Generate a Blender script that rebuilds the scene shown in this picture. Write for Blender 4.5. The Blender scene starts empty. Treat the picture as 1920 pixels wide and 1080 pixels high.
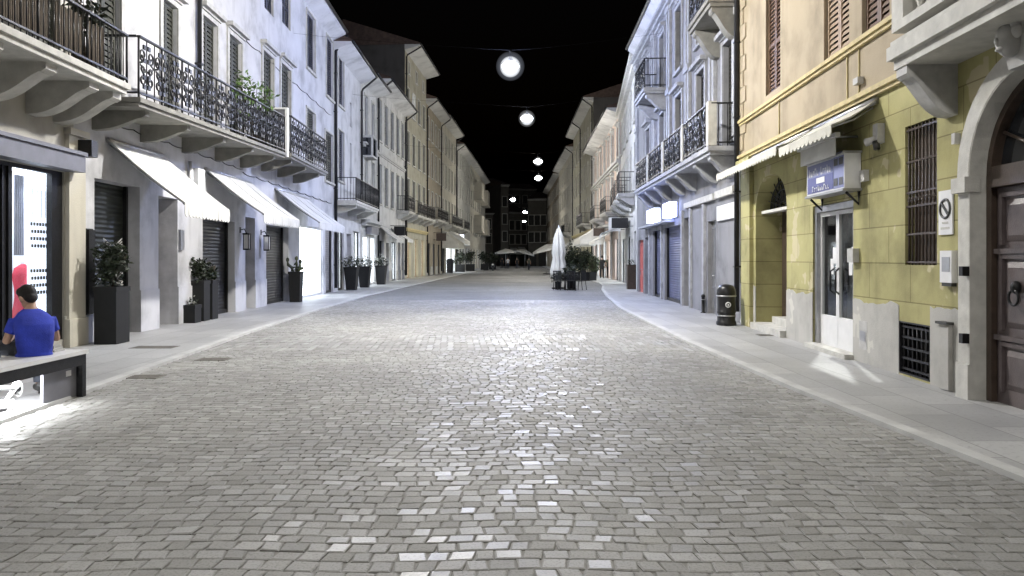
import bpy, bmesh, math, random
from mathutils import Vector, Matrix
random.seed(11)
scene = bpy.context.scene
COL = scene.collection
# ---------------------------------------------------------------- camera model
FPX, CX, HY, EYE = 1400.0, 960.0, 485.0, 1.5
cam_d = bpy.data.cameras.new("camera"); cam = bpy.data.objects.new("camera", cam_d); COL.objects.link(cam)
cam.location = (0, 0, EYE); cam.rotation_euler = (math.pi/2, 0, 0)
cam_d.sensor_width = 36; cam_d.lens = 36*FPX/1920; cam_d.shift_y = -(540-HY)/1920
cam_d.clip_start = .05; cam_d.clip_end = 3000
scene.camera = cam
PAVE = .035          # pavement height above the road

# ---------------------------------------------------------------- materials
def rgb(h):
    return tuple(((c/255)/12.92 if c/255 <= .04045 else ((c/255+.055)/1.055)**2.4) for c in h)+(1,)
class NT:
    def __init__(s, name):
        s.m = bpy.data.materials.new(name); s.m.use_nodes = True
        s.n = s.m.node_tree.nodes; s.l = s.m.node_tree.links
        s.b = s.n['Principled BSDF']; s.out = s.n['Material Output']
    def node(s, t, **kw):
        n = s.n.new(t)
        for k, v in kw.items():
            if k in n.inputs: n.inputs[k].default_value = v
            else: setattr(n, k, v)
        return n
    def link(s, a, b): s.l.new(a, b)
    def coord(s, scale=(1, 1, 1)):
        t = s.node('ShaderNodeTexCoord'); m = s.node('ShaderNodeMapping')
        m.inputs['Scale'].default_value = scale; s.link(t.outputs['Object'], m.inputs['Vector'])
        return m.outputs['Vector']
    def noise(s, scale, detail=4, vec=None, rough=.55):
        n = s.node('ShaderNodeTexNoise'); n.inputs['Scale'].default_value = scale
        n.inputs['Detail'].default_value = detail; n.inputs['Roughness'].default_value = rough
        if vec is None: vec = s.coord()
        s.link(vec, n.inputs['Vector']); return n.outputs['Fac']
    def ramp(s, fac, stops):
        r = s.node('ShaderNodeValToRGB'); e = r.color_ramp.elements
        while len(e) < len(stops): e.new(.5)
        for i, (p, c) in enumerate(stops):
            e[i].position = p; e[i].color = c if len(c) == 4 else (*c, 1)
        s.link(fac, r.inputs['Fac']); return r.outputs['Color']
    def mix(s, fac, a, b, mode='MIX'):
        m = s.node('ShaderNodeMix', data_type='RGBA', blend_type=mode)
        for k, v in ((0, fac), (6, a), (7, b)):
            if hasattr(v, 'is_linked'): s.link(v, m.inputs[k])
            else: m.inputs[k].default_value = v
        return m.outputs[2]
    def math(s, op, a, b=0.0, clamp=False):
        m = s.node('ShaderNodeMath', operation=op); m.use_clamp = clamp
        for k, v in ((0, a), (1, b)):
            if hasattr(v, 'is_linked'): s.link(v, m.inputs[k])
            else: m.inputs[k].default_value = v
        return m.outputs[0]
    def bump(s, h, strength, dist=.02):
        b = s.node('ShaderNodeBump'); b.inputs['Strength'].default_value = strength
        b.inputs['Distance'].default_value = dist; s.link(h, b.inputs['Height'])
        s.link(b.outputs['Normal'], s.b.inputs['Normal']); return b
    def col(s, c):
        if hasattr(c, 'is_linked'): s.link(c, s.b.inputs['Base Color'])
        else: s.b.inputs['Base Color'].default_value = c
def sc4(c, k): return (c[0]*k, c[1]*k, c[2]*k, 1)
def C(r, g, b): return (r, g, b, 1)

def plain(name, c, rough=.55, metal=0, var=.18, scale=6, bump=.15, spec=.4):
    t = NT(name); f = t.noise(scale, 5)
    t.col(t.ramp(f, [(.25, sc4(c, 1-var)), (.75, sc4(c, 1+var))]))
    t.b.inputs['Roughness'].default_value = rough; t.b.inputs['Metallic'].default_value = metal
    t.b.inputs['Specular IOR Level'].default_value = spec
    if bump: t.bump(t.noise(scale*12, 4), bump, .01)
    return t.m
def plaster(name, c, dirt=.35, blocks=None, patch=None):
    """painted render: blotches, vertical rain streaks, fine grain; blocks = (w,h) of scored ashlar"""
    t = NT(name)
    f1 = t.noise(.9, 6, rough=.62)
    base = t.ramp(f1, [(.28, sc4(c, 1-dirt*.55)), (.5, c), (.78, sc4(c, 1+dirt*.22))])
    streak = t.noise(2.2, 5, t.coord((1, 1, .16)))
    base = t.mix(t.math('MULTIPLY', t.ramp(streak, [(.55, (0, 0, 0)), (.8, (1, 1, 1))]), dirt*.75), base, sc4(c, .42))
    if patch:
        p = t.noise(1.25, 3, rough=.7)
        base = t.mix(t.ramp(p, [(.60, (0, 0, 0)), (.615, (1, 1, 1))]), base, patch)
    grain = t.noise(55, 5)
    h = grain
    if blocks:
        tc = t.node('ShaderNodeTexCoord'); sp = t.node('ShaderNodeSeparateXYZ'); t.link(tc.outputs['Object'], sp.inputs[0])
        cb = t.node('ShaderNodeCombineXYZ'); t.link(sp.outputs['Y'], cb.inputs['X']); t.link(sp.outputs['Z'], cb.inputs['Y'])
        br = t.node('ShaderNodeTexBrick'); t.link(cb.outputs[0], br.inputs['Vector'])
        br.inputs['Scale'].default_value = 1; br.inputs['Brick Width'].default_value = blocks[0]
        br.inputs['Row Height'].default_value = blocks[1]; br.inputs['Mortar Size'].default_value = .009
        br.inputs['Mortar Smooth'].default_value = .3
        br.inputs['Color1'].default_value = (1, 1, 1, 1); br.inputs['Color2'].default_value = (.86, .86, .86, 1)
        br.inputs['Mortar'].default_value = (.55, .53, .5, 1)
        base = t.mix(1.0, base, br.outputs['Color'], 'MULTIPLY')
        h = t.math('SUBTRACT', t.math('MULTIPLY', grain, .25), br.outputs['Fac'])
    t.col(base)
    t.b.inputs['Roughness'].default_value = .85; t.b.inputs['Specular IOR Level'].default_value = .25
    t.bump(h, .4, .03 if blocks else .012)
    return t.m
def emit(name, c, strength):
    t = NT(name); t.col(c); t.b.inputs['Emission Color'].default_value = c
    t.b.inputs['Emission Strength'].default_value = strength; return t.m
def glass(name, c=C(.02, .022, .026), rough=.06):
    t = NT(name); t.col(c); t.b.inputs['Roughness'].default_value = rough
    t.b.inputs['Specular IOR Level'].default_value = .8
    t.bump(t.noise(3, 2), .04, .02); return t.m
def clear(name):
    t = NT(name); t.n.remove(t.b)
    a = t.node('ShaderNodeBsdfTransparent'); a.inputs['Color'].default_value = (.95, .97, .97, 1)
    g = t.node('ShaderNodeBsdfGlossy'); g.inputs['Roughness'].default_value = .03
    ge = t.node('ShaderNodeNewGeometry'); dt = t.node('ShaderNodeVectorMath', operation='DOT_PRODUCT')
    t.link(ge.outputs['Normal'], dt.inputs[0]); t.link(ge.outputs['Incoming'], dt.inputs[1])
    fr = t.math('ADD', t.math('MULTIPLY', t.math('POWER', t.math('SUBTRACT', 1, t.math('ABSOLUTE', dt.outputs['Value']), True), 5), .8), .05, True)
    mx = t.node('ShaderNodeMixShader'); t.link(fr, mx.inputs[0]); t.link(a.outputs[0], mx.inputs[1]); t.link(g.outputs[0], mx.inputs[2])
    t.link(mx.outputs[0], t.out.inputs['Surface']); return t.m
def lamp_glow(name, c, strength):
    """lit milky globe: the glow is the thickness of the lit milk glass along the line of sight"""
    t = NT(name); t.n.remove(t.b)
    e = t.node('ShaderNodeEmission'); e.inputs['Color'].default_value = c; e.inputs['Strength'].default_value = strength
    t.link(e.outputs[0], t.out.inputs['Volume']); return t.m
def foliage(name, c):
    t = NT(name)
    oi = t.node('ShaderNodeNewGeometry')
    r = t.ramp(oi.outputs['Random Per Island'], [(0, sc4(c, .45)), (.6, c), (1, sc4(c, 1.9))])
    t.col(r); t.b.inputs['Roughness'].default_value = .5
    t.b.inputs['Specular IOR Level'].default_value = .35
    return t.m
def ribbed(name, c, pitch=.09, rough=.45, metal=.3):
    """rolling shutter: horizontal ribs"""
    t = NT(name); v = t.coord((1, 1, 1))
    sp = t.node('ShaderNodeSeparateXYZ'); t.link(v, sp.inputs[0])
    w = t.math('SINE', t.math('MULTIPLY', sp.outputs['Z'], 2*math.pi/pitch))
    f = t.noise(1.6, 5)
    t.col(t.ramp(f, [(.3, sc4(c, .7)), (.7, sc4(c, 1.2))]))
    t.b.inputs['Roughness'].default_value = rough; t.b.inputs['Metallic'].default_value = metal
    t.bump(w, .6, .012); return t.m
def slabs(name, c, w, h, swap=False):
    t = NT(name); tc = t.node('ShaderNodeTexCoord'); sp = t.node('ShaderNodeSeparateXYZ'); t.link(tc.outputs['Object'], sp.inputs[0])
    cb = t.node('ShaderNodeCombineXYZ')
    t.link(sp.outputs['Y' if swap else 'X'], cb.inputs['X']); t.link(sp.outputs['X' if swap else 'Y'], cb.inputs['Y'])
    br = t.node('ShaderNodeTexBrick'); t.link(cb.outputs[0], br.inputs['Vector'])
    br.inputs['Scale'].default_value = 1; br.inputs['Brick Width'].default_value = w; br.inputs['Row Height'].default_value = h
    br.inputs['Mortar Size'].default_value = .006; br.inputs['Mortar Smooth'].default_value = .4
    br.inputs['Color1'].default_value = (1.08, 1.08, 1.08, 1); br.inputs['Color2'].default_value = (.82, .82, .83, 1)
    br.inputs['Mortar'].default_value = (.42, .41, .4, 1)
    f = t.noise(.8, 6, rough=.65); f2 = t.noise(26, 4)
    base = t.ramp(f, [(.3, sc4(c, .78)), (.7, sc4(c, 1.12))])
    base = t.mix(1.0, base, br.outputs['Color'], 'MULTIPLY')
    base = t.mix(t.math('MULTIPLY', t.ramp(f2, [(.54, (0, 0, 0)), (.68, (1, 1, 1))]), .4), base, sc4(c, .45))
    t.col(base)
    rr = t.math('ADD', t.math('MULTIPLY', f, .35), .3); t.link(rr, t.b.inputs['Roughness'])
    t.bump(t.math('SUBTRACT', t.math('MULTIPLY', f2, .2), br.outputs['Fac']), .35, .008)
    return t.m
def tiles(name):
    t = NT(name); v = t.coord()
    sp = t.node('ShaderNodeSeparateXYZ'); t.link(v, sp.inputs[0])
    w = t.math('SINE', t.math('MULTIPLY', sp.outputs['Y'], 2*math.pi/.22))
    f = t.noise(4, 4)
    t.col(t.ramp(f, [(.3, C(.045, .03, .024)), (.7, C(.09, .06, .045))]))
    t.b.inputs['Roughness'].default_value = .9; t.bump(w, 1, .04); return t.m
def setts_near():
    """granite setts modelled as stones: tone, polish and slight dishing vary stone by stone"""
    t = NT('granite_setts')
    at = t.node('ShaderNodeVertexColor', layer_name='tone')
    sp = t.node('ShaderNodeSeparateColor'); t.link(at.outputs['Color'], sp.inputs[0])
    base = t.ramp(sp.outputs[0], [(0, C(.265, .262, .25)), (.5, C(.315, .312, .3)), (1, C(.375, .372, .362))])
    big = t.noise(.35, 5); base = t.mix(1.0, base, t.ramp(big, [(.3, (.74, .74, .75)), (.7, (1.12, 1.12, 1.1))]), 'MULTIPLY')
    st = t.noise(1.3, 5, rough=.68); base = t.mix(t.math('MULTIPLY', t.ramp(st, [(.58, (0, 0, 0)), (.74, (1, 1, 1))]), .45), base, C(.115, .11, .10)); fine = t.noise(70, 4); base = t.mix(t.math('MULTIPLY', t.ramp(fine, [(.5, (0, 0, 0)), (.66, (1, 1, 1))]), .35), base, C(.07, .068, .06))
    jn = t.noise(1.7, 4, rough=.7); base = t.mix(t.math('MULTIPLY', sp.outputs[2], t.ramp(jn, [(.35, (.3, .3, .3)), (.65, (1, 1, 1))])), base, C(.2, .193, .175))
    t.col(base)
    r = t.ramp(sp.outputs[1], [(0, (.43, .43, .43)), (.24, (.5, .5, .5)), (.36, (.55, .55, .55)), (1, (.75, .75, .75))]); t.link(r, t.b.inputs['Roughness'])
    t.link(t.ramp(sp.outputs[1], [(0, (.36, .36, .36)), (.26, (.30, .30, .30)), (.36, (.22, .22, .22)), (1, (.15, .15, .15))]), t.b.inputs['Specular IOR Level'])
    bp = t.bump(t.noise(28, 4), .28, .006)
    tl = t.node('ShaderNodeVertexColor', layer_name='tilt'); vm = t.node('ShaderNodeVectorMath', operation='SUBTRACT'); t.link(tl.outputs['Color'], vm.inputs[0]); vm.inputs[1].default_value = (.5, .5, .5)
    va = t.node('ShaderNodeVectorMath', operation='ADD'); t.link(bp.outputs['Normal'], va.inputs[0]); t.link(vm.outputs[0], va.inputs[1])
    vn = t.node('ShaderNodeVectorMath', operation='NORMALIZE'); t.link(va.outputs[0], vn.inputs[0]); t.link(vn.outputs[0], t.b.inputs['Normal'])
    return t.m
def setts_far():
    t = NT('granite_setts_far'); tc = t.node('ShaderNodeTexCoord')
    wob = t.noise(.9, 2); 
    sp = t.node('ShaderNodeSeparateXYZ'); t.link(tc.outputs['Object'], sp.inputs[0])
    cb = t.node('ShaderNodeCombineXYZ'); t.link(sp.outputs['X'], cb.inputs['X'])
    t.link(t.math('ADD', sp.outputs['Y'], t.math('MULTIPLY', wob, .25)), cb.inputs['Y'])
    br = t.node('ShaderNodeTexBrick'); t.link(cb.outputs[0], br.inputs['Vector'])
    br.inputs['Scale'].default_value = 1; br.inputs['Brick Width'].default_value = .125; br.inputs['Row Height'].default_value = .115
    br.inputs['Mortar Size'].default_value = .008; br.inputs['Mortar Smooth'].default_value = .3
    br.inputs['Color1'].default_value = (0, 0, 0, 1); br.inputs['Color2'].default_value = (1, 1, 1, 1); br.inputs['Mortar'].default_value = (.2, .2, .2, 1)
    base = t.ramp(br.outputs['Color'], [(0, C(.18, .18, .18)), (1, C(.27, .27, .275))])
    base = t.mix(br.outputs['Fac'], base, C(.12, .113, .10))
    big = t.noise(.35, 5); base = t.mix(1.0, base, t.ramp(big, [(.3, (.74, .74, .75)), (.7, (1.12, 1.12, 1.1))]), 'MULTIPLY')
    t.col(base)
    r = t.math('ADD', t.math('MULTIPLY', br.outputs['Color'], .2), .62); t.link(r, t.b.inputs['Roughness'])
    t.b.inputs['Specular IOR Level'].default_value = .2
    wn = t.node('ShaderNodeTexWhiteNoise', noise_dimensions='1D'); t.link(br.outputs['Color'], wn.inputs['W'])
    t.bump(t.math('SUBTRACT', t.math('MULTIPLY', t.noise(9, 3), .6), br.outputs['Fac']), .5, .02)
    return t.m

M = {}
M['white_wall'] = plaster('white_plaster', C(.57, .566, .55), .7)
M['cool_wall'] = plaster('cool_white_plaster', C(.56, .56, .58), .7)
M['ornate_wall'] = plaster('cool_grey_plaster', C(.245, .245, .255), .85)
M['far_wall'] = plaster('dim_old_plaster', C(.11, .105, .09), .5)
M['grey_wall'] = plaster('grey_plaster', C(.47, .465, .44), .45)
M['shade_wall'] = plaster('weathered_grey_plaster', C(.42, .405, .36), .5)  # grey tone also holds the shade on the first left house
M['cream_wall'] = plaster('cream_plaster', C(.55, .52, .44), .4)
M['yellow_wall'] = plaster('pale_yellow_plaster', C(.41, .39, .31), .5)
M['brown_wall'] = plaster('tan_plaster', C(.34, .295, .225), .45)
M['rose_wall'] = plaster('pale_rose_plaster', C(.55, .44, .38), .4)
M['ochre_wall'] = plaster('ochre_scored_plaster', C(.42, .39, .185), .75, (1.15, .48), C(.53, .48, .30))
M['peach_wall'] = plaster('peach_plaster', C(.375, .315, .225), .6)
M['plinth'] = plaster('flaking_grey_plinth', C(.45, .44, .41), .6, None, C(.56, .55, .50))
M['stone'] = plain('pale_stone', C(.52, .51, .47), .75, 0, .2, 5, .35)
M['stone_dark'] = plain('sooty_stone', C(.21, .205, .185), .8, 0, .25, 4, .35)  # stone darkened to carry the shade under the iron balconies
M['ornate_stone'] = plain('weathered_white_stone', C(.34, .345, .36), .75, 0, .3, 4, .35)
M['stone_light'] = plain('white_stone', C(.47, .465, .45), .7, 0, .22, 6, .3)
M['trim_ochre'] = plain('ochre_moulding', C(.50, .42, .22), .75, 0, .2, 5, .3)
M['iron'] = plain('black_iron', C(.018, .018, .019), .42, .5, .3, 20, .2)
M['pipe'] = plain('dark_downpipe', C(.02, .02, .022), .4, .4, .3, 10, .1)
M['grey_shutter'] = plain('grey_green_louvre', C(.06, .062, .052), .6, 0, .2, 9, .2)
M['blue_shutter'] = plain('slate_louvre', C(.06, .064, .09), .6, 0, .2, 9, .2)
M['brown_shutter'] = plain('brown_louvre', C(.13, .075, .045), .6, 0, .25, 9, .2)
M['dark_shutter'] = plain('dark_louvre', C(.04, .04, .036), .65, 0, .2, 9, .2)
M['tan_shutter'] = plain('tan_louvre', C(.33, .24, .16), .6, 0, .2, 9, .2)
M['brown_reed'] = plain('brown_reed', C(.075, .058, .04), .85, 0, .4, 14, .2)
M['dark_wood'] = plain('dark_wood', C(.06, .042, .032), .42, 0, .35, 7, .3)
M['door_wood'] = plain('varnished_door', C(.105, .085, .085), .34, 0, .35, 5, .25, .5)
M['dark'] = plain('dark_recess', C(.018, .017, .016), .8, 0, .2, 5, 0)
M['olive'] = plain('olive_plaster', C(.27, .245, .13), .8, 0, .18, 2, .2)
M['milk'] = lamp_glow('milk_glass', C(.93, .96, 1), 1.5); M['opal_blue'] = lamp_glow('opal_cover_cool', C(.78, .84, 1), .10); M['opal'] = lamp_glow('opal_cover', C(.95, .97, 1), .16)  # emissive volumes imitating the bright blur and halo around each lamp
M['glass'] = glass('dark_glass'); M['clear'] = clear('clear_glass')
M['roller_dark'] = ribbed('dark_rolling_shutter', C(.04, .04, .04))
M['roller_green'] = ribbed('dark_green_rolling_shutter', C(.03, .034, .026))
M['roller_grey'] = ribbed('grey_rolling_shutter', C(.25, .25, .27))
M['roller_blue'] = ribbed('blue_rolling_shutter', C(.13, .14, .22), .08)
M['box_grey'] = plain('grey_box', C(.17, .17, .19), .5, .2, .15, 4, .1)
M['canvas'] = plain('white_canvas', C(.64, .635, .605), .9, 0, .16, 2, .25, .15)
M['canvas_grey'] = plain('weathered_canvas', C(.58, .565, .50), .9, 0, .14, 3, .25, .15)
M['metal'] = plain('grey_metal', C(.4, .4, .41), .38, .8, .15, 8, .1)
M['white_metal'] = plain('white_enamel', C(.75, .75, .75), .35, 0, .06, 6, .08)
M['black_plastic'] = plain('black_plastic', C(.012, .012, .013), .35, 0, .3, 8, .1)
M['gable'] = plaster('dark_weathered_gable', C(.075, .07, .065), .5)  # near-black so the gables read as unlit; the shade is in the colour
M['black_pot'] = plain('black_pot', C(.009, .009, .009), .75, 0, .3, 6, .1)
M['grey_pot'] = plain('grey_pot', C(.25, .25, .25), .7, 0, .2, 6, .2)
M['soil'] = plain('soil', C(.03, .022, .015), .95)
M['red'] = plain('red_cloth', C(.5, .035, .06), .8); M['rose_panel'] = plain('rose_panel', C(.5, .14, .12), .6)
M['sign_blue'] = plain('blue_sign_face', C(.07, .08, .24), .4, 0, .06, 4, .05)
M['sign_pale'] = plain('pale_blue_sign_face', C(.2, .22, .40), .4, 0, .06, 4, .05)
M['ink'] = plain('dark_ink', C(.05, .05, .045), .5)
M['slab'] = slabs('pavement_slabs', C(.40, .40, .395), 1.0, .52, True)
M['kerb'] = plain('kerb_granite', C(.46, .46, .45), .55, 0, .2, 3, .3)
M['setts'] = setts_near(); M['setts_far'] = setts_far()
M['joint'] = plain('sand_joint', C(.18, .17, .15), .95, 0, .3, 20, .4)
M['tiles'] = tiles('roof_tiles')
M['leaf_dark'] = foliage('dark_leaves', C(.017, .024, .012)); M['leaf_green'] = foliage('green_leaves', C(.10, .17, .05))
M['leaf_olive'] = foliage('olive_leaves', C(.05, .06, .03)); M['flower'] = foliage('pale_flowers', C(.42, .42, .38))
M['bark'] = plain('bark', C(.06, .045, .03), .9, 0, .3, 20, .5)
M['shop_white'] = emit('shop_light_white', C(.90, .94, 1), 5)
M['shop_soft'] = emit('shop_light_soft', C(.80, .86, 1), 1.4)
M['shop_warm'] = emit('shop_light_warm', C(1, .92, .72), 2)
M['sign_glow'] = emit('lit_sign_face', C(.40, .48, 1), 11)
M['wire'] = plain('black_wire', C(.004, .004, .004), .95, 0, .1, 5, 0, 0)
M['strip_glow'] = emit('strip_light', C(.95, .97, 1), 55)
M['ceiling_glow'] = emit('shop_ceiling_light', C(.80, .86, 1), 9)

# ---------------------------------------------------------------- mesh helper
class MB:
    def __init__(s): s.v, s.f, s.smooth, s.mi = [], [], [], []; s.cur = 0
    def add(s, vs, fs, smooth=False):
        k = len(s.v); s.v += [tuple(v) for v in vs]
        for f in fs: s.f.append(tuple(i+k for i in f)); s.smooth.append(smooth); s.mi.append(s.cur)
        return s
    def quad(s, a, b, c, d): return s.add((a, b, c, d), ((0, 1, 2, 3),))
    def hexa(s, p):   # bottom 0-3, top 4-7
        return s.add(p, ((3, 2, 1, 0), (4, 5, 6, 7), (0, 1, 5, 4), (1, 2, 6, 5), (2, 3, 7, 6), (3, 0, 4, 7)))
    def box(s, a, b):
        (x0, y0, z0), (x1, y1, z1) = a, b
        return s.hexa([(x0, y0, z0), (x1, y0, z0), (x1, y1, z0), (x0, y1, z0), (x0, y0, z1), (x1, y0, z1), (x1, y1, z1), (x0, y1, z1)])
    def fbox(s, F, s0, s1, d0, d1, z0, z1, z0b=None, z1b=None):
        z0b = z0 if z0b is None else z0b; z1b = z1 if z1b is None else z1b
        P = F.P
        return s.hexa([P(s0, d0, z0), P(s1, d0, z0b), P(s1, d1, z0b), P(s0, d1, z0), P(s0, d0, z1), P(s1, d0, z1b), P(s1, d1, z1b), P(s0, d1, z1)])
    def prism(s, A, B):   # two matching outlines
        n = len(A)
        return s.add(list(A)+list(B), [tuple(range(n))[::-1], tuple(range(n, 2*n))]+[(i, (i+1) % n, n+(i+1) % n, n+i) for i in range(n)])
    def tube(s, pts, r, n=6, smooth=True, cap=True):
        pts = [Vector(p) for p in pts]; rs = r if isinstance(r, (list, tuple)) else [r]*len(pts)
        rings = []; up = None
        for i, p in enumerate(pts):
            t = (pts[min(i+1, len(pts)-1)]-pts[max(i-1, 0)])
            if t.length < 1e-9: t = Vector((0, 0, 1))
            t.normalize()
            if up is None: up = Vector((0, 0, 1)) if abs(t.z) < .9 else Vector((1, 0, 0))
            a = t.cross(up)
            if a.length < 1e-6: a = t.cross(Vector((0, 1, .3)))
            a.normalize(); b = a.cross(t); up = b
            rings.append([p+(a*math.cos(2*math.pi*k/n)+b*math.sin(2*math.pi*k/n))*rs[i] for k in range(n)])
        vs = [v for R in rings for v in R]
        fs = [(i*n+k, i*n+(k+1) % n, (i+1)*n+(k+1) % n, (i+1)*n+k) for i in range(len(pts)-1) for k in range(n)]
        if cap: fs += [tuple(range(n))[::-1], tuple((len(pts)-1)*n+k for k in range(n))]
        return s.add(vs, fs, smooth)
    def lathe(s, c, prof, n=16, smooth=True, sq=None):
        c = Vector(c); vs = []
        for r, z in prof:
            for k in range(n):
                a = 2*math.pi*k/n
                vs.append(c+Vector((r*math.cos(a), r*math.sin(a), z)))
        m = len(prof)
        fs = [(i*n+k, i*n+(k+1) % n, (i+1)*n+(k+1) % n, (i+1)*n+k) for i in range(m-1) for k in range(n)]
        fs += [tuple(range(n))[::-1], tuple((m-1)*n+k for k in range(n))]
        return s.add(vs, fs, smooth)
    def ball(s, c, r, n=12, m=8):
        rx, ry, rz = r if isinstance(r, (tuple, list)) else (r, r, r); vs = []
        for i in range(m+1):
            t = math.pi*(i/m); t = min(max(t, .02), math.pi-.02)
            for k in range(n):
                a = 2*math.pi*k/n
                vs.append((c[0]+rx*math.sin(t)*math.cos(a), c[1]+ry*math.sin(t)*math.sin(a), c[2]-rz*math.cos(t)))
        fs = [(i*n+k, i*n+(k+1) % n, (i+1)*n+(k+1) % n, (i+1)*n+k) for i in range(m) for k in range(n)]
        fs += [tuple(range(n))[::-1], tuple(m*n+k for k in range(n))]
        return s.add(vs, fs, True)
    def ring(s, c, R, r, ax='x', n=18, m=6):
        c = Vector(c); pts = []
        U, W = {'x': (Vector((0, 1, 0)), Vector((0, 0, 1))), 'y': (Vector((1, 0, 0)), Vector((0, 0, 1))), 'z': (Vector((1, 0, 0)), Vector((0, 1, 0)))}[ax] if isinstance(ax, str) else ax
        N = U.cross(W); vs = []
        for i in range(n):
            a = 2*math.pi*i/n; e = U*math.cos(a)+W*math.sin(a)
            for k in range(m):
                b = 2*math.pi*k/m; vs.append(c+e*(R+r*math.cos(b))+N*(r*math.sin(b)))
        return s.add(vs, [(i*m+k, ((i+1) % n)*m+k, ((i+1) % n)*m+(k+1) % m, i*m+(k+1) % m) for i in range(n) for k in range(m)], True)
    def leaves(s, c, r, n, size, seed=0, shell=.45, droop=0):
        rnd = random.Random(seed); c = Vector(c); r = Vector(r if isinstance(r, (tuple, list)) else (r, r, r))
        for i in range(n):
            while True:
                d = Vector((rnd.uniform(-1, 1), rnd.uniform(-1, 1), rnd.uniform(-1, 1)))
                if shell < d.length < 1: break
            p = c+Vector((d.x*r.x, d.y*r.y, d.z*r.z))
            a = Vector((rnd.gauss(0, 1), rnd.gauss(0, 1), rnd.gauss(0, .7)-droop)).normalized()
            b = a.cross(Vector((rnd.gauss(0, 1), rnd.gauss(0, 1), rnd.gauss(0, 1)))).normalized()
            L = size*rnd.uniform(.6, 1.4); w = L*.42
            s.add((p, p+a*L*.5+b*w*.5, p+a*L, p+a*L*.5-b*w*.5), ((0, 1, 2, 3),))
        return s
    def build(s, name, mats, parent=None, origin=None):
        me = bpy.data.meshes.new(name)
        o0 = Vector(origin if origin is not None else (wloc(parent) if parent else (0, 0, 0)))
        me.from_pydata([Vector(v)-o0 for v in s.v], [], s.f); 
        ms = mats if isinstance(mats, (list, tuple)) else [mats]
        for m in ms: me.materials.append(M[m] if isinstance(m, str) else m)
        me.polygons.foreach_set('use_smooth', s.smooth)
        if len(ms) > 1: me.polygons.foreach_set('material_index', s.mi)
        bm = bmesh.new(); bm.from_mesh(me); bmesh.ops.recalc_face_normals(bm, faces=bm.faces); bm.to_mesh(me); bm.free()
        me.update()
        o = bpy.data.objects.new(name, me); COL.objects.link(o)
        if parent: o.parent = parent
        elif origin is not None: o.location = o0
        return o
def wloc(o):
    v = Vector((0, 0, 0))
    while o: v = v+o.location; o = o.parent
    return v
def tag(o, label=None, cat=None, group=None, kind=None):
    if label: o['label'] = label
    if cat: o['category'] = cat
    if group: o['group'] = group
    if kind: o['kind'] = kind
    return o
def thing(name, loc, label, cat, group=None):
    o = bpy.data.objects.new(name, None); COL.objects.link(o); o.location = loc
    o.empty_display_size = .2
    return tag(o, label, cat, group)
def copy_tree(o, parent=None, loc=None, rz=None, label=None):
    c = o.copy(); COL.objects.link(c)
    if parent: c.parent = parent
    if loc is not None: c.location = loc
    if rz is not None: c.rotation_euler = (0, 0, rz)
    if label: c['label'] = label
    for ch in list(o.children): copy_tree(ch, c)
    return c

# ---------------------------------------------------------------- facade frame
class Fac:
    def __init__(s, p0, p1):
        s.p0 = Vector((p0[0], p0[1], 0)); e = Vector((p1[0], p1[1], 0))-s.p0
        s.L = e.length; s.u = e/s.L
        s.side = -1 if p0[0] < 0 else 1            # -1 left of the street
        s.n = Vector((s.u.y, -s.u.x, 0))*(-s.side)
    def P(s, a, d, z): return s.p0+s.u*a+s.n*d+Vector((0, 0, z))
    def sx(s, px, d=0):
        k = (px-CX)/FPX; q = s.p0+s.n*d
        # q.x+u.x a = k (q.y+u.y a)
        return (k*q.y-q.x)/(s.u.x-k*s.u.y)
    def zx(s, px, py, d=0):
        a = s.sx(px, d); y = s.p0.y+s.u.y*a+s.n.y*d
        return EYE+(HY-py)*y/FPX
    def rect(s, x0, x1, yt, yb, d=0):
        a, b = s.sx(x0, d), s.sx(x1, d)
        if a > b: a, b = b, a
        m = (x0+x1)/2
        return a, b, s.zx(m, yb, d), s.zx(m, yt, d)
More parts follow.
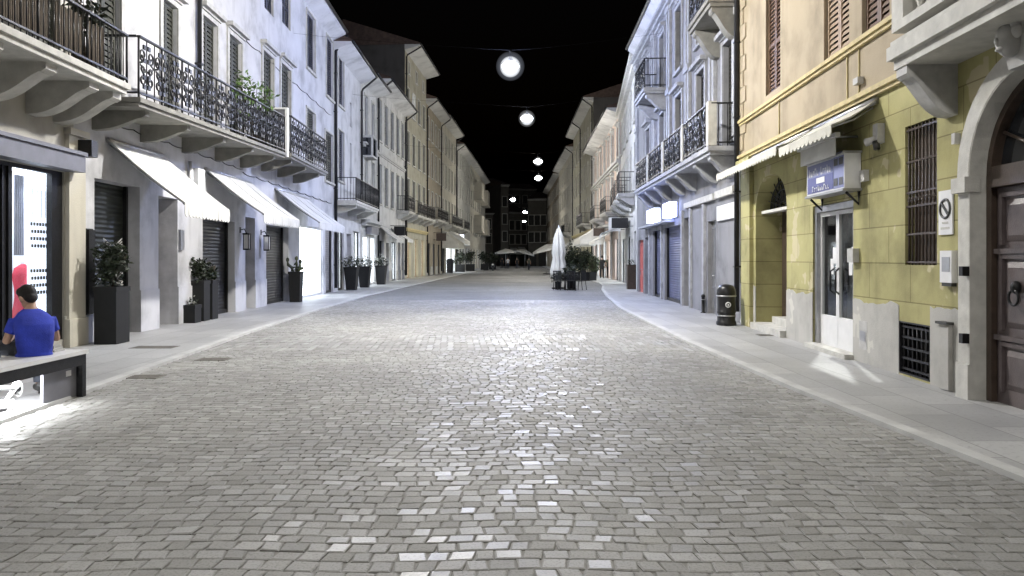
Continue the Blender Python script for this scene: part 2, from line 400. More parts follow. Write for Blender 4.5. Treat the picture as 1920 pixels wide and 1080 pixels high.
# ---------------------------------------------------------------- architecture
def Op(F, x0, x1, yt, yb, kind='shut', dep=.16, rise=0, floor=False, **kw):
    a, b, zb, zt = F.rect(x0, x1, yt, yb)
    if floor: zb = PAVE-.02
    return dict(a=a, b=b, zb=zb, zt=zt, dep=dep, rise=rise, kind=kind, **kw)
def OpS(a, b, zb, zt, kind='shut', dep=.16, rise=0, **kw):
    return dict(a=a, b=b, zb=zb, zt=zt, dep=dep, rise=rise, kind=kind, **kw)
def arc_pts(o, n=14):
    c = (o['a']+o['b'])/2; R = (o['b']-o['a'])/2; zs = o['zt']-o['rise']
    return [(c-R*math.cos(math.pi*i/n), zs+o['rise']*math.sin(math.pi*i/n)) for i in range(n+1)]
def wall(mb, F, s0, s1, z0, z1, ops, d=0):
    S = sorted({s0, s1} | {min(max(v, s0), s1) for o in ops for v in (o['a'], o['b'])})
    Z = sorted({z0, z1} | {min(max(v, z0), z1) for o in ops for v in (o['zb'], o['zt'])})
    for i in range(len(S)-1):
        for j in range(len(Z)-1):
            cs, cz = (S[i]+S[i+1])/2, (Z[j]+Z[j+1])/2
            if S[i+1]-S[i] < 1e-5 or Z[j+1]-Z[j] < 1e-5: continue
            if any(o['a'] < cs < o['b'] and o['zb'] < cz < o['zt'] for o in ops): continue
            mb.quad(F.P(S[i], d, Z[j]), F.P(S[i+1], d, Z[j]), F.P(S[i+1], d, Z[j+1]), F.P(S[i], d, Z[j+1]))
    for o in ops:
        a, b = max(o['a'], s0), min(o['b'], s1); zb, zt = max(o['zb'], z0), min(o['zt'], z1)
        if b-a < .02 or zt-zb < .02: continue
        D = -o['dep']; zs = zt-o['rise'] if o['zt'] <= z1 else zt
        for x in (a, b): mb.quad(F.P(x, d, zb), F.P(x, D, zb), F.P(x, D, zs), F.P(x, d, zs))
        if o['zb'] >= z0: mb.quad(F.P(a, d, zb), F.P(b, d, zb), F.P(b, D, zb), F.P(a, D, zb))
        if o['zt'] <= z1:
            if o['rise']:
                pts = arc_pts(o)
                for (x, z), (x2, z2) in zip(pts, pts[1:]):
                    mb.quad(F.P(x, d, z), F.P(x2, d, z2), F.P(x2, d, zt), F.P(x, d, zt))
                    mb.quad(F.P(x, d, z), F.P(x2, d, z2), F.P(x2, D, z2), F.P(x, D, z))
            else: mb.quad(F.P(a, d, zt), F.P(b, d, zt), F.P(b, D, zt), F.P(a, D, zt))
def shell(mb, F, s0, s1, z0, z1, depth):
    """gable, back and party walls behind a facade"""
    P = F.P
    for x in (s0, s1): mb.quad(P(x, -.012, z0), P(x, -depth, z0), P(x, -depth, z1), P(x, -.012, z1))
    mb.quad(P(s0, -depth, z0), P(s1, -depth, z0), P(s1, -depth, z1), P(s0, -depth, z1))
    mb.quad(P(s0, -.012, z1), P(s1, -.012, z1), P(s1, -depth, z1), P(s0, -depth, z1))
def roof(F, B, s0, s1, ze, over=.75, depth=9, mat='tiles', eave='grey_wall', gut=True, eps=.0):
    P = F.P; s0 -= eps; s1 += eps
    prof = [(over, ze+.02), (over+.03, ze+.12), (-depth/2, ze+1.9), (-depth-.2, ze+.12), (-depth-.2, ze+.02)]
    mb = MB(); mb.prism([P(s0, d, z) for d, z in prof], [P(s1, d, z) for d, z in prof]); r = mb.build('roof', mat, B)
    e = MB(); e.prism([P(s0, d, z) for d, z in ((-.02, ze-.38), (over, ze-.08), (over, ze+.018), (-.02, ze+.018))],
                      [P(s1, d, z) for d, z in ((-.02, ze-.38), (over, ze-.08), (over, ze+.018), (-.02, ze+.018))])
    e.build('eave', eave, B)
    if gut:
        g = MB(); g.tube([P(s0, over+.06, ze+.02), P(s1, over+.06, ze+.02)], .065, 8); g.build('gutter', 'pipe', B)
    return r
def downpipe(F, B, s, ztop, zbot=.3, over=.75, mat='pipe', r=.055, elbow=True):
    mb = MB(); pts = [F.P(s, .09, zbot), F.P(s, .09, ztop-.75)]
    if elbow: pts += [F.P(s, .16, ztop-.6), F.P(s, over*.8, ztop-.2), F.P(s, over+.05, ztop-.02)]
    mb.tube(pts, r, 8)
    z = zbot+1
    while z < ztop-1.2: mb.fbox(F, s-.075, s+.075, .002, .16, z, z+.04); z += 1.7
    return mb.build('downpipe', mat, B)
def louvre_leaf(F, a, b, zb, zt, d, name, mat, parent, th=.035, split=True, rise=0):
    mb = MB(); w = .055
    for x in ((a, a+w), (b-w, b)): mb.fbox(F, x[0], x[1], d, d+th, zb, zt)
    rails = [zb, zt-w]
    if split and zt-zb > 1.1: rails.append(zb+(zt-zb)*.44)
    for z in rails: mb.fbox(F, a+w, b-w, d, d+th*.98, z, z+w)
    n = int(max(5, min(26, (zt-zb)/.075))); p = (zt-zb)/n
    for i in range(n):
        z = zb+p*i
        mb.add([F.P(a+w, d+th*.9, z+.01), F.P(b-w, d+th*.9, z+.01), F.P(b-w, d+.004, z+p*.95), F.P(a+w, d+.004, z+p*.95)], ((0, 1, 2, 3),))
    return mb.build(name, mat, parent)
def frame_mb(mb, F, a, b, zb, zt, w, d0, d1, sill=True):
    mb.fbox(F, a-w, a, d0, d1, zb, zt+w); mb.fbox(F, b, b+w, d0, d1, zb, zt+w); mb.fbox(F, a, b, d0, d1-.002, zt, zt+w)
    if sill: mb.fbox(F, a-w-.04, b+w+.04, d0, d1+.05, zb-.09, zb-.002)
def window(F, B, o, trim='stone', shut='grey_shutter', far=False):
    a, b, zb, zt, D = o['a'], o['b'], o['zb'], o['zt'], -o['dep']; k = o['kind']; P = F.P
    trim = o.get('trim', trim); shut = o.get('shut', shut)
    w = MB()
    if trim: frame_mb(w, F, a, b, zb, zt, o.get('tw', .11), .0025, .045, o.get('sill', True))
    if o.get('hood'):
        w.fbox(F, a-.2, b+.2, .003, .2, zt+.16, zt+.27); w.fbox(F, a-.14, b+.14, .003, .09, zt+.112, zt+.16)
    if not trim and not o.get('hood'):
        w.fbox(F, a, a+.05, D, D+.06, zb, zt); w.fbox(F, b-.05, b, D, D+.06, zb, zt); w.fbox(F, a+.05, b-.05, D, D+.06, zt-.05, zt)
        if o['rise']: pass
    win = w.build('window', trim or 'white_metal', B)
    m = (a+b)/2
    bk = MB(); bk.fbox(F, a, b, D-.05, D, zb, zt)
    bk.build('pane', o.get('pane', 'glass'), win)
    if k == 'shut':
        louvre_leaf(F, a+.01, m-.004, zb+.01, zt-.012, D+.05, 'shutter', shut, win)
        louvre_leaf(F, m+.004, b-.01, zb+.01, zt-.012, D+.05, 'shutter', shut, win)
    elif k == 'open':       # leaves folded back on the wall
        ww = (b-a)/2; t = o.get('tw', .11) if trim else 0
        louvre_leaf(F, a-ww-t, a-t-.01, zb+.01, zt-.01, .05, 'shutter', shut, win)
        louvre_leaf(F, b+t+.01, b+ww+t, zb+.01, zt-.01, .05, 'shutter', shut, win)
        s = MB(); s.fbox(F, m-.03, m+.03, D+.002, D+.05, zb, zt); s.fbox(F, a, b, D+.003, D+.045, zb+(zt-zb)*.62, zb+(zt-zb)*.62+.05); s.build('sash', 'white_metal', win)
    elif k == 'glass':
        s = MB(); s.fbox(F, m-.03, m+.03, D+.002, D+.05, zb, zt); s.fbox(F, a, b, D+.003, D+.045, zb+(zt-zb)*.62, zb+(zt-zb)*.62+.05)
        for x in ((a, a+.06), (b-.06, b)): s.fbox(F, x[0], x[1], D+.001, D+.05, zb, zt)
        s.build('sash', o.get('sash', 'white_metal'), win)
    return win
def ground_opening(F, B, o):
    """doors, rolling shutters and shop fronts at pavement level"""
    a, b, zb, zt, D = o['a'], o['b'], o['zb'], o['zt'], -o['dep']; k = o['kind']
    if k == 'roller':
        mb = MB(); mb.fbox(F, a, b, D-.05, D, zb, zt); r = mb.build('rolling_shutter', o.get('mat', 'roller_dark'), B)
        g = MB()
        for x in ((a, a+.07), (b-.07, b)): g.fbox(F, x[0], x[1], D+.002, D+.07, zb, zt)
        g.fbox(F, a+.07, b-.07, D+.002, D+.06, zb+.0, zb+.12); g.build('guide_rail', 'iron', r)
        return r
    if k == 'door':
        mb = MB(); m = (a+b)/2
        mb.fbox(F, a, b, D-.06, D, zb, zt)
        for x0, x1 in ((a+.07, m-.04), (m+.04, b-.07)):
            if x1-x0 < .1: continue
            for z0, z1 in ((zb+.12, zb+.75), (zb+.9, zt-.15)):
                frame_mb(mb, F, x0+.05, x1-.05, z0+.05, z1-.05, .05, D+.001, D+.03, False)
        r = mb.build('door', o.get('mat', 'dark_wood'), B)
        h = MB(); h.ball(F.P(m+.07, D+.06, zb+1.02), .03, 8, 6); h.build('handle', 'metal', r)
        return r
    if k == 'shop':
        fm = o.get('frame', 'iron'); mb = MB(); m = (a+b)/2; t = .05
        for x in ((a, a+t), (b-t, b)): mb.fbox(F, x[0], x[1], D-.03, D+.03, zb, zt)
        mb.fbox(F, a+t, b-t, D-.028, D+.028, zb, zb+.1); mb.fbox(F, a+t, b-t, D-.028, D+.028, zt-.07, zt)
        n = o.get('mull', 1)
        for i in range(n):
            x = a+(b-a)*(i+1)/(n+1); mb.fbox(F, x-.025, x+.025, D-.027, D+.027, zb+.1, zt-.07)
        r = mb.build('shop_front', fm, B)
        g = MB(); g.fbox(F, a+t, b-t, D-.008, D, zb+.1, zt-.07); g.build('pane', 'clear', r)
        bb = MB(); E = D-o.get('room', .22)
        bb.fbox(F, a+.01, b-.01, E-.05, E, zb+.02, zt); bb.build('display_panel', o.get('glow', 'shop_white'), r)
        sd = MB()
        for x in (a-.03, b+.005): sd.fbox(F, x, x+.025, E, D-.035, zb, zt)
        sd.fbox(F, a, b, E, D-.035, zt+.002, zt+.04); sd.fbox(F, a, b, E, D-.035, zb-.0, zb+.018)
        # goods on show
        rnd = random.Random(int(a*100))
        for i in range(o.get('goods', 3) if o.get('room', .22) > .6 else 0):
            x = a+(b-a)*(i+.5)/o.get('goods', 3); hh = rnd.uniform(.5, 1.3)
            sd.fbox(F, x-.12, x+.12, E+.15, E+.4, zb+.02, zb+.02+hh)
        sd.build('display_niche', 'white_metal', r)
        return r
def plinth(F, B, s0, s1, h, ops, mat='plinth', d=.025, z0=None, ragged=False):
    z0 = 0.0 if z0 is None else z0; rnd = random.Random(int(s1*31)); out = []
    cuts = sorted([(o['a'], o['b']) for o in ops if o['zb'] < h])
    x = s0
    for a, b in cuts+[(s1, s1)]:
        if a-x > .05:
            mb = MB(); n = max(1, int((a-x)/.07)) if ragged else 1; top = []; v = 0
            for i in range(n+1):
                v = v*.75+rnd.uniform(-.025, .025)*(1 if ragged else 0); top.append((x+(a-x)*i/n, h+v+0))
            out_ = [(x, z0)]+top[:1]+top[1:-1]+top[-1:]+[(a, z0)]
            mb.prism([F.P(p, -.01, q) for p, q in out_], [F.P(p, d, q) for p, q in out_]); out.append(mb.build('plinth', mat, B))
        x = max(x, b)
    return out
def course(F, B, s0, s1, z, h=.14, d=.1, mat='stone', zb=None, name='string_course'):
    mb = MB(); k = 0 if zb is None else zb-z
    mb.fbox(F, s0, s1, -.02, d*.6, z, z+h*.45, z+k, z+k+h*.45); mb.fbox(F, s0, s1, -.02, d, z+h*.45+.001, z+h, z+k+h*.45+.001, z+k+h)
    return mb.build(name, mat, B)
def console_mb(mb, F, s, w, D, z, h):
    """curved stone bracket, top at z"""
    prof = [(0, z), (D, z), (D, z-.09), (D*.93, z-.13)]
    for i in range(9):
        t = i/8; prof.append((D*.9*(1-t)**.8, z-.13-(h-.13)*math.sin(t*math.pi/2)**1.3))
    prof.append((0, z-h))
    mb.prism([F.P(s-w/2, d, q) for d, q in prof], [F.P(s+w/2, d, q) for d, q in prof])
def scroll(mb, F, s, d, z0, h, w, r=.011, flip=1, n=4, arm=True):
    """a wrought iron S scroll in the plane of the railing"""
    def cu(fn, k): mb.tube([F.P(*fn(i/(k-1))) for i in range(k)], r, n, True, False)
    c1, c2 = z0+h*.72, z0+h*.26
    def spiral(cz, R, a0, turns, dirn):
        return lambda t: (s+dirn*R*(1-t*.75)*math.cos(a0+turns*2*math.pi*t)*flip, d, cz+R*(1-t*.75)*math.sin(a0+turns*2*math.pi*t))
    cu(spiral(c1, w*.42, -.5*math.pi, 1.25, 1), 12); cu(spiral(c2, w*.42, .5*math.pi, 1.25, 1), 12)
    cu(lambda t: (s+flip*w*.42*math.sin(t*math.pi*2), d, c1-w*.42+(c2+w*.42-(c1-w*.42))*t), 6)
def railing(F, B, a, b, za, zb, D, h=1.0, kind='scroll', mat='iron', ends=(True, True), step=.33, name='railing', post=None):
    mb = MB(); L = b-a; zz = lambda s: za+(zb-za)*(s-a)/L
    P = F.P; d = D-.05
    for hz, t in ((.07, .02), (h, .03)):
        mb.fbox(F, a, b, d-t, d+t, zz(a)+hz, zz(a)+hz+.03, zz(b)+hz, zz(b)+hz+.03)
        for on, s in zip(ends, (a, b)):
            if on: mb.fbox(F, s-t, s+t, 0.01, d-t, zz(s)+hz, zz(s)+hz+.03)
    if kind == 'scroll':
        n = max(2, round(L/step)); p = L/n
        for i in range(n+1):
            s = a+p*i
            mb.tube([P(s, d, zz(s)), P(s, d, zz(s)+h)], .012 if i % 3 else .02, 4)
            if i < n:
                scroll(mb, F, s+p*.5, d, zz(s+p*.5)+.1, h-.12, p*.95, .0185, 1 if i % 2 else -1)
                c = s+p*.5; z = zz(c)+h*.5
                mb.ring(P(c, d, z), p*.17, .018, (F.u, Vector((0, 0, 1))), 10, 4)
                # leaf ornaments
                for q in (.18, .34, .62, .84):
                    mb.fbox(F, c+p*.22*(-1)**i-.045, c+p*.22*(-1)**i+.045, d-.014, d+.014, zz(c)+h*q, zz(c)+h*q+.075)
        for on, s in zip(ends, (a, b)):
            if on:
                for q in (.3, .62):
                    mb.tube([P(s, D*q, zz(s)), P(s, D*q, zz(s)+h)], .012, 4)
    else:
        n = max(2, round(L/.12)); p = L/n
        for i in range(n+1):
            s = a+p*i; mb.tube([P(s, d, zz(s)), P(s, d, zz(s)+h)], .02 if i % 10 == 0 else .0095, 4)
        for on, s in zip(ends, (a, b)):
            if on:
                for q in (.15, .3, .45, .6, .75, .9): mb.tube([P(s, d*q, zz(s)), P(s, d*q, zz(s)+h)], .0095, 4)
    return mb.build(name, mat, B)
def balcony(F, B, a, b, za, D, zb=None, t=.16, kind='scroll', h=1.0, brackets=(), bw=.22, bh=.5, slab='stone', rail='iron', step=.33, ends=(True, True)):
    zb = za if zb is None else zb
    mb = MB(); mb.fbox(F, a, b, -.02, D, za-t*.55, za, zb-t*.55, zb); mb.fbox(F, a+.04, b-.04, -.02, D-.05, za-t, za-t*.55-.001, zb-t, zb-t*.55-.001)
    bal = mb.build('balcony', slab, B)
    for s in brackets:
        k = MB(); z = za+(zb-za)*(s-a)/(b-a)-t-.001; console_mb(k, F, s, bw, D*.86, z, bh); k.build('bracket', slab, bal)
    if kind: railing(F, bal, a+.04, b-.04, za, zb, D, h, kind, rail, ends, step)
    return bal
def awning(F, label, a, b, zt, D, zlow, val=.2, mat='canvas', scallop=.12, arms=True, group=None, sag=.045, name='awning', sides=False, cat='awning'):
    c = F.P((a+b)/2, 0, zt); A = thing(name, c, label, cat, group)
    P = F.P; mb = MB(); n = 10; m = 5
    top = [[P(a+(b-a)*i/n, D*j/m, zt+(zlow-zt)*j/m-sag*math.sin(math.pi*j/m)*(1+.5*math.sin(i*1.7))) for j in range(m+1)] for i in range(n+1)]
    vs = [v for r in top for v in r]; k = m+1
    fs = [(i*k+j, (i+1)*k+j, (i+1)*k+j+1, i*k+j+1) for i in range(n) for j in range(m)]
    up = [v+Vector((0, 0, .015)) for v in vs]; N = len(vs)
    mb.add(vs+up, fs+[tuple(q+N for q in f[::-1]) for f in fs]+[(i*k+m, (i+1)*k+m, N+(i+1)*k+m, N+i*k+m) for i in range(n)]
           + [(j, j+1, N+j+1, N+j) for j in range(m)]+[(n*k+j+1, n*k+j, N+n*k+j, N+n*k+j+1) for j in range(m)])
    if sides:
        for s in (a, b): mb.add([P(s, 0.01, zt-.02), P(s, D, zlow), P(s, D, zlow-val), P(s, .01, zlow-val)], ((0, 1, 2, 3),))
    ns = max(2, round((b-a)/.7))
    for i in range(ns+1):
        x = a+(b-a)*i/ns; mb.tube([P(x, D*j/m, zt+(zlow-zt)*j/m-sag*math.sin(math.pi*j/m)+.012) for j in range(m+1)], .009, 4)
    canopy = mb.build('canopy', mat, A)
    v = MB(); q = max(6, int((b-a)/.16)); 
    for i in range(q):
        s0, s1 = a+(b-a)*i/q, a+(b-a)*(i+1)/q; pts = []
        cr = [(s0, 0), (s1, 0), (s1, -val+.05)]+[(s1-(s1-s0)*t/4, -val+.05-.05*math.sin(math.pi*t/4)) for t in (1, 2, 3)]+[(s0, -val+.05)]
        w = .025*math.sin(i*1.3)
        v.prism([P(x, D+.012+w*(-z), zlow+.012+z) for x, z in cr], [P(x, D+.004+w*(-z), zlow+.012+z) for x, z in cr])
    v.build('valance', mat, A)
    f = MB(); f.tube([P(a, D-.01, zlow-.012), P(b, D-.01, zlow-.012)], .022, 6)
    if arms:
        for s in (a+.06, b-.06):
            f.tube([P(s, .05, zt-.12), P(s, D*.5, (zt+zlow)/2-.1), P(s, D-.02, zlow-.012)], .014, 6)
    f.tube([P(a, .04, zt-.035), P(b, .04, zt-.035)], .05, 8)
    f.build('awning_frame', 'metal', A)
    return A
def building(F, name, label, s0, s1, H, wallm, ops, gops, depth=9, plinth_h=None, over=.75, roof_on=True, eave='grey_wall',
             trim='stone', shut='grey_shutter', group=None, gz=None, gmat=None, z0=-.05, pl_mat='plinth', gut=True):
    B = thing(name, F.P((s0+s1)/2, 0, 0), label, 'building', group)
    allo = ops+gops
    if gz is None:
        mb = MB(); wall(mb, F, s0, s1, z0, H, allo); mb.build('wall', wallm, B)
    else:
        mb = MB(); wall(mb, F, s0, s1, gz, H, allo); mb.build('upper_wall', wallm, B)
        mb = MB(); wall(mb, F, s0, s1, z0, gz, allo); mb.build('ground_floor_wall', gmat, B)
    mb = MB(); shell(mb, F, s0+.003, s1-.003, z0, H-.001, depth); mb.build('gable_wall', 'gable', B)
    for o in ops: window(F, B, o, trim, shut)
    for o in gops: ground_opening(F, B, o)
    if plinth_h: plinth(F, B, s0, s1, plinth_h, gops, pl_mat)
    if roof_on: roof(F, B, s0, s1, H, over, depth, eave=eave, gut=gut)
    return B
# ---------------------------------------------------------------- ground, road, pavements
def lerp(tab, y):
    if y <= tab[0][0]: return tab[0][1]
    for (a, x), (b, x2) in zip(tab, tab[1:]):
        if y <= b: return x+(x2-x)*(y-a)/(b-a)
    return tab[-1][1]
KL = [(-14, -4.1), (5, -4.5), (8.4, -4.74), (14.7, -5.25), (22, -5.6), (30, -5.79), (42, -5.5), (60, -5.1), (75, -4.6), (91, -3.9), (130, -2.4), (170, -1)]
KR = [(-14, 3.75), (5, 3.42), (8.5, 3.2), (13.5, 3.1), (22.6, 3.22), (30, 3.75), (36, 4.3), (41, 4.95), (46, 5.35), (60, 5.5), (100, 5.4), (130, 5.6), (170, 6.5)]
xl = lambda y: lerp(KL, y); xr = lambda y: lerp(KR, y)
g = MB(); g.quad((-700, -300, -.09), (700, -300, -.09), (700, 1200, -.09), (-700, 1200, -.09))
tag(g.build('ground', 'joint'), kind='structure')
YS = sorted({y for y, _ in KL} | {y for y, _ in KR} | set(range(-14, 171, 4)))
NEAR0, NEAR1 = 1.9, 27.0
def strip(fx0, fx1, ys, z, mb):
    for a, b in zip(ys, ys[1:]): mb.quad((fx0(a), a, z), (fx1(a), a, z), (fx1(b), b, z), (fx0(b), b, z))
for nm, ya, yb in (('road', NEAR1, 170), ('road', -14, NEAR0)):
    mb = MB(); strip(xl, xr, [ya]+[y for y in YS if ya < y < yb]+[yb], 0, mb)
    tag(mb.build(nm, 'setts_far'), kind='structure')
# stone setts laid in wavy courses, each stone with its own tone, height and tilt
def build_setts():
    rnd = random.Random(5); V, Fc, T, TL = [], [], [], []
    V += [(-6.2, NEAR0, -.009), (4.6, NEAR0, -.009), (4.6, NEAR1, -.009), (-6.2, NEAR1, -.009)]; Fc.append((0, 1, 2, 3)); T.append((0, .9, 1)); TL.append((0, 0))
    y = NEAR0; row = 0
    while y < NEAR1-.05:
        band = 12.2 < y < 14.25
        p = .40 if band else rnd.uniform(.100, .125)
        if y < 12.2 and y+p > 12.2: p = 12.2-y+.001
        amp = 0.0 if band or 11.4 < y < 15 else .022
        wav = lambda x: amp*math.sin(x*2*math.pi/1.7+1.1*math.sin(y*.35))
        x = xl(y)+.02+(0 if band else rnd.uniform(-.06, 0)); xe = xr(y)-.02
        rowtone = rnd.uniform(-.08, .08)
        while x < xe:
            w = .116 if band else rnd.uniform(.095, .15)
            x1 = min(x+w, xe+.02); g_ = .0032; gz = rnd.gauss(0, .0012)
            tx, ty = rnd.gauss(0, .012), rnd.gauss(0, .012); ntx, nty = max(-.25, min(.25, rnd.gauss(0, .09))), max(-.2, min(.2, rnd.gauss(0, .065)))
            cxm, cym = (x+x1)/2, y+p/2; iv = .008
            sk = rnd.uniform(-.012, .012)
            def pt(px_, py_, dz): return (px_+sk*(py_-cym)/p*2, py_+wav(px_), dz+gz+tx*(px_-cxm)+ty*(py_-cym))
            k = len(V); a, b, c, d = x+g_, x1-g_, y+g_, y+p-g_
            j = [rnd.uniform(-.004, .004) for _ in range(8)]
            V += [pt(a+iv+j[0], c+iv+j[1], 0), pt(b-iv+j[2], c+iv+j[3], 0), pt(b-iv+j[4], d-iv+j[5], 0), pt(a+iv+j[6], d-iv+j[7], 0)]
            V += [pt(a, c, -.0045), pt(b, c, -.0045), pt(b, d, -.0045), pt(a, d, -.0045)]
            V += [(q[0], q[1], -.03) for q in V[k+4:k+8]]
            tone = min(1, max(0, rnd.gauss(.5, .22)+rowtone)); ro = rnd.random()
            Fc.append((k, k+1, k+2, k+3)); T.append((tone, ro, 0)); TL.append((ntx, nty))
            for i in range(4):
                i2 = (i+1) % 4
                Fc.append((k+4+i, k+4+i2, k+i2, k+i)); T.append((tone*.9, .9, .12)); TL.append((0, 0))
                Fc.append((k+8+i, k+8+i2, k+4+i2, k+4+i)); T.append((tone, .9, .8)); TL.append((0, 0))
            x = x1
        y += p; row += 1
    me = bpy.data.meshes.new('setts'); me.from_pydata(V, [], Fc)
    at = me.color_attributes.new('tone', 'FLOAT_COLOR', 'CORNER'); buf = []
    for f, t in zip(Fc, T): buf += [t[0], t[1], t[2], 1]*len(f)
    at.data.foreach_set('color', buf)
    at2 = me.color_attributes.new('tilt', 'FLOAT_COLOR', 'CORNER'); buf = []
    for f, t in zip(Fc, TL): buf += [t[0]+.5, t[1]+.5, .5, 1]*len(f)
    at2.data.foreach_set('color', buf); me.materials.append(M['setts']); me.update()
    o = bpy.data.objects.new('road', me); COL.objects.link(o); tag(o, kind='structure')
build_setts()
KW = .13
def pave(fin, sgn, far):
    k = MB(); p = MB(); ys = YS
    for a, b in zip(ys, ys[1:]):
        k.hexa([(fin(a), a, -.05), (fin(a)+sgn*KW, a, -.05), (fin(b)+sgn*KW, b, -.05), (fin(b), b, -.05),
                (fin(a)+sgn*.01, a, PAVE), (fin(a)+sgn*KW, a, PAVE+.003), (fin(b)+sgn*KW, b, PAVE+.003), (fin(b)+sgn*.01, b, PAVE)])
        p.quad((fin(a)+sgn*KW, a, PAVE), (far, a, PAVE), (far, b, PAVE), (fin(b)+sgn*KW, b, PAVE))
    tag(k.build('kerb', 'kerb'), kind='structure'); tag(p.build('pavement', 'slab'), kind='structure')
pave(xl, -1, -11); pave(xr, 1, 12)
# worn drain covers
def cover(x, y, w, l, label, z=PAVE):
    mb = MB(); mb.box((x-w/2, y-l/2, z-.02), (x+w/2, y+l/2, z+.003))
    for i in range(5): mb.box((x-w/2+.03, y-l/2+l*(i+.3)/5, z+.003), (x+w/2-.03, y-l/2+l*(i+.7)/5, z+.006))
    tag(mb.build('drain_cover', 'joint', origin=(x, y, z)), label, 'drain cover', 'iron drain covers in the paving')
def gpt(px, py, z=0):
    Y = FPX*(EYE-z)/(py-HY); return (px-CX)/FPX*Y, Y
for (px, py, w, l, t) in ((290, 655, .7, .35, 'iron cover in left pavement near the tall black planter'), (400, 674, .45, .3, 'worn iron cover set in the road beside the left kerb'),
                        (262, 707, .55, .28, 'long dark cover at the road edge right of the bench'), (1448, 632, .55, .3, 'small iron cover at the foot of the arched doorway steps')):
    x, y = gpt(px, py); cover(x, y, w, l, t, PAVE if px not in (400, 262) else .004)

# ---------------------------------------------------------------- left side of the street
A = Fac((-7.15, 4), (-7.9, 33))
sY = lambda F, y: (y-F.p0.y)/F.u.y
# L1 : first house, shop window at pavement level, deep stone balcony
s0, s1 = sY(A, 2.5), sY(A, 12.55)
ops = [OpS(sY(A, 11.25), sY(A, 12.1), 4.4, 7.0, 'shut', sill=False), OpS(sY(A, 9.3), sY(A, 10.2), 4.4, 7.0, 'shut', sill=False), OpS(sY(A, 7.2), sY(A, 8.1), 4.4, 7.0, 'shut', sill=False)]
shop = OpS(sY(A, 8.9), A.sx(120), .18, 2.92, 'skip', dep=.12)
B = building(A, 'town_house', 'grey house at left edge with the lit shop window and heavy stone balcony', s0, s1, 11.2, 'shade_wall', ops, [shop], shut='grey_shutter', plinth_h=.55, roof_on=True, pl_mat='stone')
balcony(A, B, s0+.1, sY(A, 12.25), 4.36, 1.1, t=.17, kind='bars', h=.78, brackets=[sY(A, y) for y in (8.0, 9.15, 10.3, 11.4, 12.1)], bw=.27, bh=.5, slab='stone', step=.3)
mb = MB(); mb.fbox(A, shop['a']-.05, A.sx(131), .002, .26, 2.93, 3.2); mb.fbox(A, shop['a']-.05, A.sx(131), .002, .30, 3.202, 3.26); mb.build('shutter_box', 'box_grey', B)
mb = MB(); mb.fbox(A, A.sx(122), A.sx(153), .003, .07, 0, 3.55); mb.fbox(A, A.sx(121)-.03, A.sx(154)+.03, .004, .12, 3.551, 3.66); mb.fbox(A, A.sx(121)-.02, A.sx(154)+.02, .005, .1, 0, .5); mb.build('pilaster', 'cream_wall', B)
mb = MB()     # reed matting tied behind the bars of the first balcony
for y0_, y1_ in ((7.6, 8.9), (9.1, 10.15), (10.3, 11.0), (11.15, 11.6)):
    n = int((y1_-y0_)/.045)
    for i in range(n): s = sY(A, y0_+(y1_-y0_)*i/n); mb.fbox(A, s, s+.032, .985, 1.005, 4.46, 5.06+.03*math.sin(i*1.9))
mb.build('reed_matting', 'brown_reed', B)
# shop window
W = thing('shop_window', A.P((shop['a']+shop['b'])/2, 0, shop['zb']), 'brightly lit shop window with dotted panels behind the seated man', 'shop window')
a, b, zb, zt = shop['a'], shop['b'], shop['zb'], shop['zt']
mb = MB(); px = [a, A.sx(22), A.sx(100)]
for x0, x1 in ((a, a+.08), (A.sx(-10), A.sx(-2)), (A.sx(20), A.sx(27)), (A.sx(101), b)): mb.fbox(A, x0, x1, -.12, -.03, zb, zt)
mb.fbox(A, a+.08, b, -.119, -.031, zb-.03, zb+.14); mb.fbox(A, a+.08, b, -.118, -.032, zt-.06, zt); mb.build('window_frame', 'iron', W)
mb = MB(); mb.fbox(A, a+.08, A.sx(20), -.1, -.06, zb+.14, zt-.06)
for i in range(14): s = a+.1+(A.sx(20)-a-.1)*i/14; mb.fbox(A, s, s+.03, -.06, -.035, zb+.14, zt-.06)
mb.build('closed_leaf', 'iron', W)
mb = MB(); mb.fbox(A, a+.08, b-.05, -.08, -.07, zb+.14, zt-.06); mb.build('pane', 'clear', W)
mb = MB(); r = 1.15
for q in ((a, a+.03), (b-.06, b-.03)): mb.fbox(A, q[0], q[1], -r, -.121, zb, zt)
mb.fbox(A, a, b, -r-.03, -r, zb, zt); mb.fbox(A, a, b, -r, -.121, zb-.03, zb); mb.build('shop_room', 'white_metal', W)
mb = MB(); mb.fbox(A, a+.1, b-.1, -r+.05, -.2, zt+.001, zt+.04); mb.build('ceiling_panel', 'ceiling_glow', W)
mb = MB()     # hanging white board with rows of dark square holes
q0, q1 = A.sx(52, -.2), min(A.sx(99, -.2), b-.07); mb.fbox(A, q0, q1, -.21, -.2, .35, 2.62); mb.build('white_board', 'shop_soft', W)  # board given its own glow to look as bright as the lit shop
mb = MB()
for r0, n in ((2.02, 4), (1.28, 4)):
    for i in range(n):
        for j in range(6):
            s = q0+.06+(q1-q0-.1)*(j+.5*(i % 2)*.6)/6; z = r0-i*.115; mb.fbox(A, s, s+.055, -.199, -.195, z, z+.055)
for j in range(4): mb.fbox(A, q0+.12+(q1-q0-.12)*j/4, q0+.13+(q1-q0-.12)*j/4, -.199, -.196, 2.15, 2.6)
mb.build('dotted_pattern', 'ink', W)
mb = MB(); t0, t1 = A.sx(28, -.3), A.sx(46, -.3)
for j in range(5): mb.fbox(A, t0+(t1-t0)*j/5, t0+(t1-t0)*(j+.7)/5, -.32, -.3, 1.55, 2.8)
mb.build('dark_hanging', 'box_grey', W)
